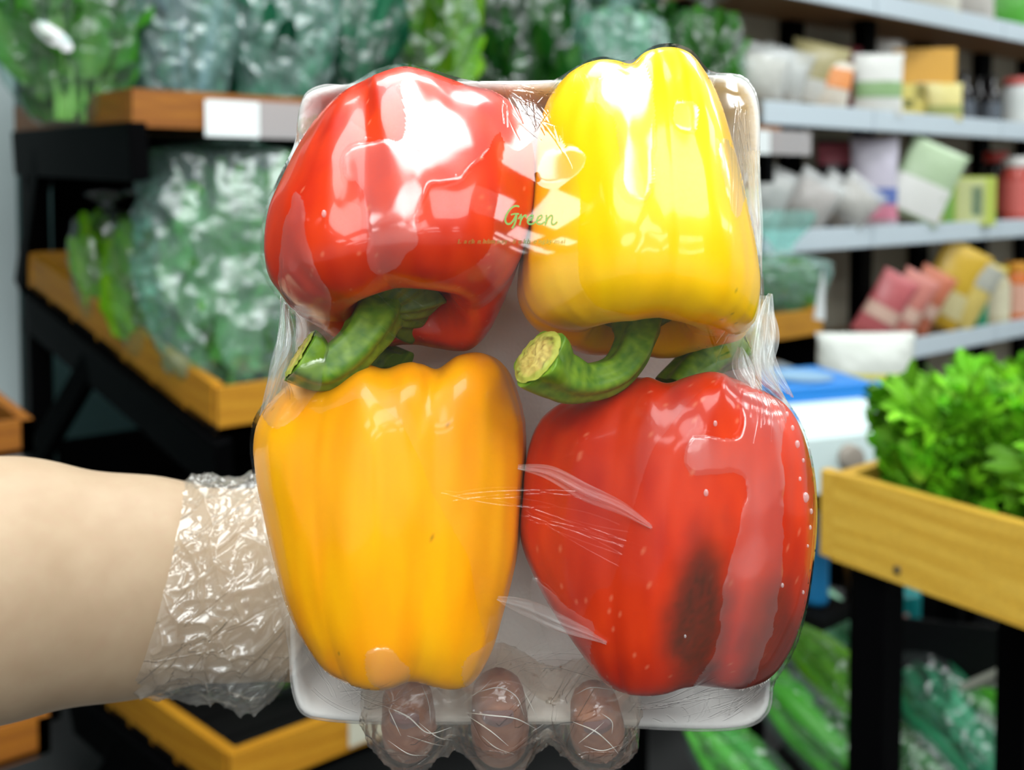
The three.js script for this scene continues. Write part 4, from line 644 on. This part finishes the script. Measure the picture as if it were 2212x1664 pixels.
function jar(label, p, r, h, body, lid, lab, category = 'jar', name = 'jar') {
  const t = thing(name, label, category, p, 0.6), L = (pts, m, n) => part(n, new THREE.LatheGeometry(pts.map(([x, y]) => new THREE.Vector2(x, y)), 32), m, t);
  L([[0, 0], [r * 0.92, 0], [r, r * 0.1], [r, h * 0.72], [r * 0.8, h * 0.82], [r * 0.78, h * 0.84], [0, h * 0.84]], gloss(body, 0.2), 'jar_body');
  L([[0, h * 0.845], [r * 0.86, h * 0.845], [r * 0.88, h * 0.86], [r * 0.88, h * 0.98], [r * 0.8, h], [0, h]], gloss(lid, 0.35), 'lid');
  if (lab) L([[r * 1.01, h * 0.14], [r * 1.012, h * 0.16], [r * 1.012, h * 0.62], [r * 1.01, h * 0.64]], gloss(lab, 0.5), 'label_band');
  return t;
}
function bottle(label, p, r, h, body, cap, lab, category = 'bottle') {
  const t = thing('bottle', label, category, p, 0.6), L = (pts, m, n) => part(n, new THREE.LatheGeometry(pts.map(([x, y]) => new THREE.Vector2(x * r, y * h)), 32), m, t);
  L([[0, 0], [0.9, 0], [1, 0.03], [1, 0.55], [0.85, 0.66], [0.42, 0.76], [0.38, 0.92], [0, 0.92]], gloss(body, 0.15), 'glass_body'); L([[0, 0.925], [0.44, 0.925], [0.44, 0.99], [0.36, 1], [0, 1]], gloss(cap, 0.3), 'cap');
  if (lab) L([[1.015, 0.14], [1.015, 0.46]], gloss(lab, 0.5), 'label_band');
  return t;
}
{
  const T = -0.75;      // packets face the aisle, turned a little to the lens
  // second shelf from the top
  packet('clear packet of pale noodles at the left end of the upper shelf', onShelf(1622, 1, 0.10), T, 0.16, 0.17, 0.10, [0.62, 0.58, 0.50], null, 3, { clear: true, lean: 0.25 });
  packet('clear packet leaning behind the pale noodle packet on the upper shelf', onShelf(1668, 1, 0.16), T, 0.15, 0.18, 0.09, [0.55, 0.55, 0.52], null, 4, { clear: true, lean: 0.3 });
  packet('clear packet with olive and yellow contents left of the dark upright', onShelf(1738, 1, 0.12), T, 0.17, 0.20, 0.10, [0.38, 0.33, 0.16], [[[0.70, 0.70, 0.66], 0.08, 0.42]], 5, { lean: 0.25 });
  packet('small orange and white packet at the foot of the dark upright', onShelf(1790, 1, 0.05), T, 0.09, 0.15, 0.06, [0.75, 0.68, 0.58], [[[0.85, 0.32, 0.10], 0.45, 0.85]], 6, { lean: 0.2 });
  packet('dark maroon packet at the back of the upper shelf by the upright', onShelf(1812, 1, 0.26), T, 0.13, 0.25, 0.08, [0.20, 0.03, 0.04], null, 7);
  jar('white tub with a broad red label on the upper shelf', onShelf(1905, 1, 0.24), 0.085, 0.33, [0.80, 0.78, 0.76], [0.85, 0.83, 0.80], [0.72, 0.12, 0.12], 'tub', 'tub');
  packet('white packet with a green leaf print in front of the red labelled tub', onShelf(1893, 1, 0.04), T, 0.15, 0.20, 0.06, [0.80, 0.80, 0.76], [[[0.30, 0.48, 0.22], 0.30, 0.55]], 9);
  carton('orange and yellow carton with pale windows on the upper shelf', onShelf(1985, 1, 0.12), T, 0.24, 0.29, 0.09, [0.80, 0.42, 0.06], [[[0.82, 0.72, 0.20], 0.5, 0.27, 0.96, 0.5], [[0.80, 0.78, 0.62], 0.55, 0.42, 0.4, 0.22], [[0.25, 0.30, 0.12], 0.25, 0.25, 0.16, 0.12], [[0.50, 0.38, 0.10], 0.7, 0.2, 0.12, 0.1]]);
  packet('pale yellow pouch in front of the orange carton', onShelf(2035, 1, 0.03), T, 0.12, 0.13, 0.05, [0.82, 0.72, 0.28], [[[0.4, 0.45, 0.15], 0.2, 0.4]], 13);
  for (const [px, b, n] of [[2078, 0.10, 'first'], [2108, 0.16, 'second'], [2138, 0.08, 'third']]) bottle('black sauce bottle, ' + n + ' of three right of the orange carton', onShelf(px, 1, b), 0.04, 0.22, [0.012, 0.010, 0.012], [0.02, 0.02, 0.02], [0.10, 0.12, 0.15]);
  jar('white jar with a red lid at the right edge of the upper shelf', onShelf(2195, 1, 0.06), 0.07, 0.22, [0.74, 0.77, 0.76], [0.62, 0.12, 0.10], [0.72, 0.76, 0.74]);
  // top shelf, cut by the frame
  for (const [px, c, n] of [[2010, [0.72, 0.70, 0.60], 'white'], [2085, [0.55, 0.52, 0.48], 'grey'], [2165, [0.10, 0.42, 0.05], 'bright green']]) packet(n + ' packet on the topmost shelf, cut by the upper picture edge', onShelf(px, 0, 0.06), T, 0.17, 0.2, 0.08, c, null, px);
  // third shelf
  const L3 = [[1625, 0.08, 0.34, [0.66, 0.66, 0.62]], [1672, 0.14, 0.42, [0.70, 0.55, 0.42]], [1725, 0.06, 0.55, [0.62, 0.50, 0.45]], [1775, 0.12, 0.62, [0.58, 0.52, 0.48]], [1815, 0.04, 0.7, [0.66, 0.58, 0.50]]];
  const ord = ['leftmost', 'second', 'middle', 'fourth', 'rightmost'];
  L3.forEach(([px, b, lean, c], i) => packet('clear snack packet slumped on the middle shelf, ' + ord[i] + ' of five', onShelf(px, 2, b), T, 0.14, 0.17 - i * 0.008, 0.08, c.map((v) => v * 0.75), null, 30 + i, { clear: true, lean: lean }));
  packet('dark packet with a pink corner at the back of the middle shelf', onShelf(1812, 2, 0.28), T, 0.15, 0.30, 0.07, [0.03, 0.02, 0.03], [[[0.65, 0.16, 0.22], 0.72, 0.95]], 41);
  packet('packet of blue, pink and white print right of the dark upright', onShelf(1888, 2, 0.10), T, 0.15, 0.30, 0.08, [0.60, 0.56, 0.66], [[[0.12, 0.18, 0.48], 0.28, 0.45], [[0.70, 0.25, 0.35], 0.1, 0.27]], 43);
  packet('pale green pouch with a white oval base leaning on the middle shelf', onShelf(1962, 2, 0.05), T, 0.19, 0.26, 0.08, [0.46, 0.60, 0.38], [[[0.88, 0.88, 0.84], 0.06, 0.5]], 45, { lean: 0.42 });
  carton('lime green and yellow carton on the middle shelf', onShelf(2082, 2, 0.06), T, 0.22, 0.20, 0.1, [0.50, 0.60, 0.10], [[[0.62, 0.66, 0.30], 0.55, 0.5, 0.5, 0.9], [[0.22, 0.48, 0.08], 0.16, 0.5, 0.2, 0.96], [[0.35, 0.60, 0.48], 0.66, 0.5, 0.2, 0.6]]);
  jar('red capped black jar with a red label on the middle shelf', onShelf(2150, 2, 0.20), 0.06, 0.32, [0.02, 0.02, 0.02], [0.62, 0.06, 0.05], [0.65, 0.08, 0.06]);
  jar('white jar over a red label at the right end of the middle shelf', onShelf(2196, 2, 0.06), 0.065, 0.29, [0.60, 0.10, 0.08], [0.78, 0.76, 0.74], [0.68, 0.14, 0.12]);
  // lowest visible shelf
  const L4 = [[1878, 0.08, [0.55, 0.13, 0.14]], [1925, 0.05, [0.62, 0.22, 0.18]], [1965, 0.08, [0.60, 0.18, 0.10]]];
  L4.forEach(([px, b, c], i) => packet('pink and red packet leaning on the lower shelf, ' + ['left', 'middle', 'right'][i] + ' of three', onShelf(px, 3, b), T, 0.12, 0.23, 0.07, c, [[[0.75, 0.50, 0.40], 0.3, 0.5]], 50 + i, { lean: 0.5 }));
  packet('yellow and orange packet next to the pink packets on the lower shelf', onShelf(2015, 3, 0.10), T, 0.17, 0.30, 0.08, [0.66, 0.42, 0.04], [[[0.75, 0.66, 0.35], 0.15, 0.45]], 56, { lean: 0.45 });
  packet('pale yellow packet leaning in front on the lower shelf', onShelf(2060, 3, 0.05), T, 0.14, 0.26, 0.07, [0.72, 0.56, 0.16], [[[0.42, 0.42, 0.36], 0.6, 0.95]], 57, { lean: 0.5 });
  packet('green packet left of the yellow lidded jar', onShelf(2108, 3, 0.04), T, 0.10, 0.13, 0.06, [0.03, 0.32, 0.16], null, 58);
  jar('yellow lidded jar with cream contents on the lower shelf', onShelf(2152, 3, 0.08), 0.065, 0.25, [0.66, 0.60, 0.40], [0.72, 0.58, 0.05], [0.74, 0.68, 0.48]);
  jar('jar of the same kind behind the yellow lidded jar, partly hidden by an upright', onShelf(2075, 3, 0.30), 0.065, 0.30, [0.40, 0.36, 0.16], [0.60, 0.50, 0.05], [0.5, 0.45, 0.22]);
  jar('orange-red jar at the right end of the lower shelf', onShelf(2200, 3, 0.06), 0.06, 0.26, [0.72, 0.18, 0.03], [0.75, 0.32, 0.03], [0.72, 0.40, 0.30]);
}

// ---------------------------------------------------------------- counter with a weighing scale, right of the tray
const boxF = at(1800, 1022, 1.15);
{
  const c = at(1795, 985, 1.80), t = thing('counter', 'dark counter under the white weighing scale', 'counter', [c.x + 0.05, 0, c.z - 0.1], 0.25), h = c.y;
  part('top', box(0.62, 0.03, 0.5, 0, h - 0.015, 0, 0.004), blackPlank, t); for (const x of [-0.28, 0.28]) for (const z of [-0.22, 0.22]) part('leg', box(0.04, h - 0.03, 0.04, x, (h - 0.03) / 2, z), blackMat, t);
  const s = thing('weighing_scale', 'white electronic weighing scale with a blue tray plate and round knob', 'scale', [c.x - 0.06, h, c.z], -0.32), white = gloss([0.62, 0.74, 0.74], 0.4), blue = gloss([0.02, 0.22, 0.66], 0.35);
  const side = new THREE.Shape(); side.moveTo(-0.15, 0); side.lineTo(0.16, 0); side.lineTo(0.145, 0.075); side.lineTo(0.10, 0.115); side.lineTo(-0.15, 0.115); side.lineTo(-0.15, 0);
  part('housing', new THREE.ExtrudeGeometry(side, { depth: 0.28, bevelEnabled: true, bevelSize: 0.008, bevelThickness: 0.008, bevelSegments: 3 }).rotateY(-Math.PI / 2).translate(0.14, 0.01, 0), white, s);
  part('weighing_plate', box(0.25, 0.018, 0.20, -0.02, 0.142, -0.03, 0.008), blue, s); part('plate_dish', new THREE.LatheGeometry([[0, 0.002], [0.045, 0.002], [0.05, 0.006], [0.055, 0.004]].map(([x, y]) => new THREE.Vector2(x, y)), 40).translate(0, 0.151, -0.03), gloss([0.25, 0.42, 0.6], 0.3), s);
  part('plate_rim', box(0.25, 0.03, 0.01, -0.02, 0.145, 0.072, 0.004), blue, s);
  part('knob', new THREE.LatheGeometry([[0, 0.016], [0.018, 0.016], [0.021, 0.012], [0.024, 0.0]].map(([x, y]) => new THREE.Vector2(x, y)), 32).rotateX(Math.PI / 2 - 0.2).translate(-0.045, 0.055, 0.162), gloss([0.30, 0.26, 0.22], 0.4), s, 'grey brown round knob');
  const pos = at(1840, 880, 2.1);
  packet('white bag with a yellow print behind the weighing scale', V3(pos.x + 0.05, h, pos.z), -0.6, 0.19, 0.16, 0.12, [0.60, 0.62, 0.57], [[[0.66, 0.60, 0.08], 0.35, 0.55]], 71, { name: 'plastic_bag', category: 'bag' });
  const d = at(1730, 800, 1.9); carton('black device with a flat top behind the blue scale plate', V3(d.x - 0.06, h, d.z - 0.18), 0.3, 0.16, 0.14, 0.1, [0.01, 0.01, 0.012], [[[0.03, 0.03, 0.035], 0.5, 0.6, 0.8, 0.3]], 'device', 'device');
}

// ---------------------------------------------------------------- wooden box of lettuce on black legs
{
  const F = boxF.clone(), D = 0.80, Wd = 0.42, hgt = 0.107, o = V3(F.x, 0, F.z), t = thing('planter_box', 'pale wooden box on black legs filled with curly lettuce', 'box', o), wood = woodMats[2];
  const FN = F.clone().add(V3(0, 0, D)), BN = FN.clone().add(V3(Wd, 0, 0)), BF = F.clone().add(V3(Wd, 0, 0));
  part('front_board', move(board(F, FN, hgt, 0.016, V3(1, 0, 0), 1.2), o), wood, t); part('side_board', move(board(F.clone().add(V3(0.0165, 0, 0)), BF, hgt, 0.016, V3(0, 0, 1), 1.2), o), wood, t); part('side_board', move(board(FN, BN, hgt, 0.016, V3(0, 0, -1), 1.2), o), wood, t); part('back_board', move(board(BF, BN, hgt, 0.016, V3(-1, 0, 0), 1.2), o), wood, t);
  part('corner_post', box(0.016, hgt, 0.018, 0.0085, F.y - hgt / 2, -0.0095, 0.002), wood, t);
  part('bottom', box(Wd - 0.03, 0.01, D - 0.03, Wd / 2, F.y - hgt + 0.008, D / 2), blackPlank, t);
  part('nail_head', new THREE.LatheGeometry([[0, 0.002], [0.003, 0.002], [0.005, 0]].map(([x, y]) => new THREE.Vector2(x, y)), 16).rotateZ(Math.PI / 2).translate(-0.0005, F.y - 0.092, 0.085), gloss([0.03, 0.03, 0.02], 0.5), t);
  for (const [x, z] of [[0.03, 0.045], [Wd - 0.03, 0.045], [0.03, D - 0.05], [Wd - 0.03, D - 0.05]]) part('leg', box(0.042, F.y - hgt, 0.042, x, (F.y - hgt) / 2, z, 0.003), blackMat, t);
  part('rail', box(0.03, 0.03, D - 0.14, 0.03, 0.2, D / 2), blackMat, t);
  const heads = [[0.10, 0.10, 'lettuce head at the far left corner of the wooden box'], [0.11, 0.25, 'second curly lettuce head along the front board of the wooden box'], [0.25, 0.10, 'lettuce head at the back left of the wooden box, reaching highest'], [0.28, 0.27, 'lettuce head at the back of the wooden box near the picture edge'], [0.15, 0.39, 'lettuce head cut by the right picture edge']];
  heads.forEach(([x, z, label], n) => {
    const R = rng(300 + n), h = thing('lettuce', label, 'lettuce', [F.x + x, F.y - hgt + 0.013, F.z + z]), leaves = [];
    for (let k = 0; k < 560; k++) {
      const a = R() * 6.283, e = Math.pow(R(), 0.7), dir = V3(Math.cos(a) * (0.25 + e), 0.45 + 0.9 * (1 - e) + 0.2 * R(), Math.sin(a) * (0.25 + e)).normalize(), len = 0.03 + 0.04 * R();
      const leaf = frill(R, len * 0.72, GREENS.lettuce, V3(Math.cos(a) * 0.075 * R(), 0.045 + 0.135 * R(), Math.sin(a) * 0.075 * R()), dir), q = leaf.attributes.position;
      let out = false; for (let i = 0; i < q.count; i++) if (q.getY(i) < hgt - 0.006 && (q.getX(i) + x < 0.02 || q.getZ(i) + z < 0.02)) out = true;
      if (!out) leaves.push(leaf);
    }
    part('foliage', mergeGeometries(leaves), leafMat, h);
    const c = sweep([V3(0, 0, 0), V3(0, 0.05, 0), V3(0, 0.1, 0)], [0.014, 0.016, 0.01], { seg: 6, around: 12 }); colorize(c, () => [0.35, 0.5, 0.15]); part('stalk', c, stalkMat, h);
  });
}

// ---------------------------------------------------------------- long bagged greens, crate and goods low on the right
{
  const R = rng(77);
  const t0 = at(1950, 1640, 1.9), base = thing('low_rack', 'low black rack carrying the long bagged greens', 'rack', [t0.x, 0, t0.z], 0.3);
  part('deck', box(1.3, 0.02, 0.7, 0.05, t0.y - 0.16, 0.05), blackPlank, base); for (const x of [-0.5, 0.6]) for (const z of [-0.25, 0.35]) part('leg', box(0.04, Math.max(0.05, t0.y - 0.17), 0.04, x, (t0.y - 0.17) / 2, z), blackMat, base);
  const bundles = [ // start px, end px, depth start/end, radius, palette
    [[1500, 1560, 1.75], [1720, 1790, 1.55], 0.055, 'mid', 'bundle of bagged green stalks low under the tray corner'],
    [[1640, 1455, 1.80], [1880, 1700, 1.60], 0.055, 'mid', 'bundle of bagged stalks left of the black table leg'],
    [[1690, 1350, 1.95], [1930, 1600, 1.72], 0.050, 'lime', 'bright green bundle of stalks crossing behind the black table leg'],
    [[1740, 1270, 2.05], [1830, 1400, 1.95], 0.045, 'pale', 'frosty bag of pale greens left of the black leg below the wooden box'],
    [[1900, 1390, 1.95], [2200, 1720, 1.62], 0.070, 'teal', 'long dark bluish bag of greens right of the black table leg'],
    [[1850, 1560, 1.80], [2060, 1760, 1.60], 0.060, 'dark', 'dark green bundle at the bottom beside the black leg'],
    [[2080, 1500, 1.85], [2300, 1640, 1.60], 0.050, 'mid', 'glinting bagged greens at the lower right picture edge'],
  ];
  for (const [a, b, r, pal, label] of bundles) {
    const A = at(...a), B = at(...b), t = thing('bagged_stalks', label, 'vegetables', A), cols = GREENS[pal].map((c) => c.map((x) => x * 1.35)), st = [], dir = B.clone().sub(A), L = dir.length(); dir.normalize();
    const s1 = dir.clone().cross(V3(0, 1, 0)).normalize(), s2 = s1.clone().cross(dir);
    for (let k = 0; k < 9; k++) { const q = R() * 6.283, rr = Math.sqrt(R()) * r * 0.75, off = s1.clone().multiplyScalar(Math.cos(q) * rr).addScaledVector(s2, Math.sin(q) * rr), w = r * (0.26 + 0.16 * R()); const g = sweep([off.clone().multiplyScalar(0.5), off.clone().addScaledVector(dir, L * 0.35), off.clone().multiplyScalar(1.05).addScaledVector(dir, L * (0.8 + 0.2 * R()))], [w * 0.6, w, w * 0.7], { seg: 10, around: 9, ribs: 4, ribDepth: 0.1 }); const c = mix3(cols[0], cols[1], R()), e = 0.7 + 0.6 * R(); colorize(g, () => c.map((x) => x * e)); st.push(g); }
    part('stalks', mergeGeometries(st), stalkMat, t);
    const lv = []; for (let k = 0; k < 16; k++) lv.push(leafBlade(R, L * (0.25 + 0.2 * R()), r * 0.4, cols, dir.clone().multiplyScalar(L * R() * 0.7).addScaledVector(s1, (R() - 0.5) * r).addScaledVector(s2, R() * r * 0.6), dir.clone().add(V3((R() - 0.5) * 0.4, (R() - 0.5) * 0.4, (R() - 0.5) * 0.4)).normalize(), 0.2, 0.3)); part('foliage', mergeGeometries(lv), leafMat, t);
    const sh = bagShell(r * 2.1, L * 1.05, r * 2.0, 200 + a[0], 0.95, 0.10); sh.applyQuaternion(new THREE.Quaternion().setFromUnitVectors(V3(0, 1, 0), dir)).translate(-dir.x * L * 0.02, -dir.y * L * 0.02, -dir.z * L * 0.02); part('plastic_bag', sh, bagFilm, t);
  }
  // teal can, black crate with round holes, pale board
  const cp = at(1950, 1410, 2.1), can = thing('tin', 'teal tin with a pink print behind the black table leg', 'tin', cp); part('tin_body', new THREE.LatheGeometry([[0, 0], [0.034, 0], [0.036, 0.004], [0.036, 0.135], [0.033, 0.142], [0, 0.142]].map(([x, y]) => new THREE.Vector2(x, y)), 36), gloss([0.01, 0.27, 0.28], 0.35), can); part('printed_panel', box(0.03, 0.04, 0.002, -0.024, 0.085, 0.028).rotateY(-0.1), gloss([0.55, 0.32, 0.30], 0.5), can);
  part('stand', box(0.12, 0.02, 0.12, 0, -0.012, 0), blackPlank, can);
  const kp = at(2140, 1440, 2.0), crate = thing('crate', 'black plastic crate with a row of round holes under the wooden box', 'crate', kp, 0.65);
  const sh = new THREE.Shape(); sh.moveTo(-0.2, 0); sh.lineTo(0.2, 0); sh.lineTo(0.2, 0.17); sh.lineTo(-0.2, 0.17); for (let k = 0; k < 10; k++) { const h = new THREE.Path(); h.absarc(-0.165 + k * 0.0366, 0.145, 0.011, 0, 6.2832, true); sh.holes.push(h); } for (let k = 0; k < 8; k++) for (let j = 0; j < 3; j++) { const h = new THREE.Path(), x = -0.17 + k * 0.043, y = 0.02 + j * 0.035; h.moveTo(x, y); h.lineTo(x, y + 0.024); h.lineTo(x + 0.034, y + 0.024); h.lineTo(x + 0.034, y); sh.holes.push(h); }
  const face = new THREE.ExtrudeGeometry(sh, { depth: 0.006, bevelEnabled: false }), cm = phys({ color: lin(0.004, 0.004, 0.005), roughness: 0.4, specularIntensity: 0.2 });
  part('front_wall', face, cm, crate); part('back_wall', face.clone().translate(0, 0, -0.28), cm, crate); part('side_wall', box(0.006, 0.17, 0.28, -0.2, 0.085, -0.14), cm, crate); part('side_wall', box(0.006, 0.17, 0.28, 0.2, 0.085, -0.14), cm, crate); part('base', box(0.4, 0.008, 0.28, 0, 0.004, -0.14), cm, crate);
  const a = at(2075, 1478, 1.55), b = at(2260, 1395, 1.45), pb = thing('board', 'pale board lying at an angle in front of the black crate', 'board', a); part('plank', move(board(a, b, 0.012, 0.10, V3(0.2, 0.25, 0.5)), a), gloss([0.55, 0.56, 0.46], 0.6), pb);
  const bp = at(1764, 1185, 1.72), bl = thing('bottle', 'blue bottle showing between the red pepper and the wooden box', 'bottle', [bp.x, bp.y - 0.1, bp.z]); part('bottle_body', new THREE.LatheGeometry([[0, 0], [0.02, 0], [0.022, 0.01], [0.022, 0.14], [0.012, 0.175], [0.012, 0.19], [0, 0.19]].map(([x, y]) => new THREE.Vector2(x, y)), 28), gloss([0.02, 0.25, 0.55], 0.3), bl); part('cap', new THREE.LatheGeometry([[0, 0.19], [0.014, 0.19], [0.014, 0.21], [0, 0.21]].map(([x, y]) => new THREE.Vector2(x, y)), 20), gloss([0.7, 0.75, 0.75], 0.4), bl);
  part('stand', box(0.1, 0.02, 0.1, 0, -0.012, 0), blackPlank, bl);
}

renderer.render(scene, camera);
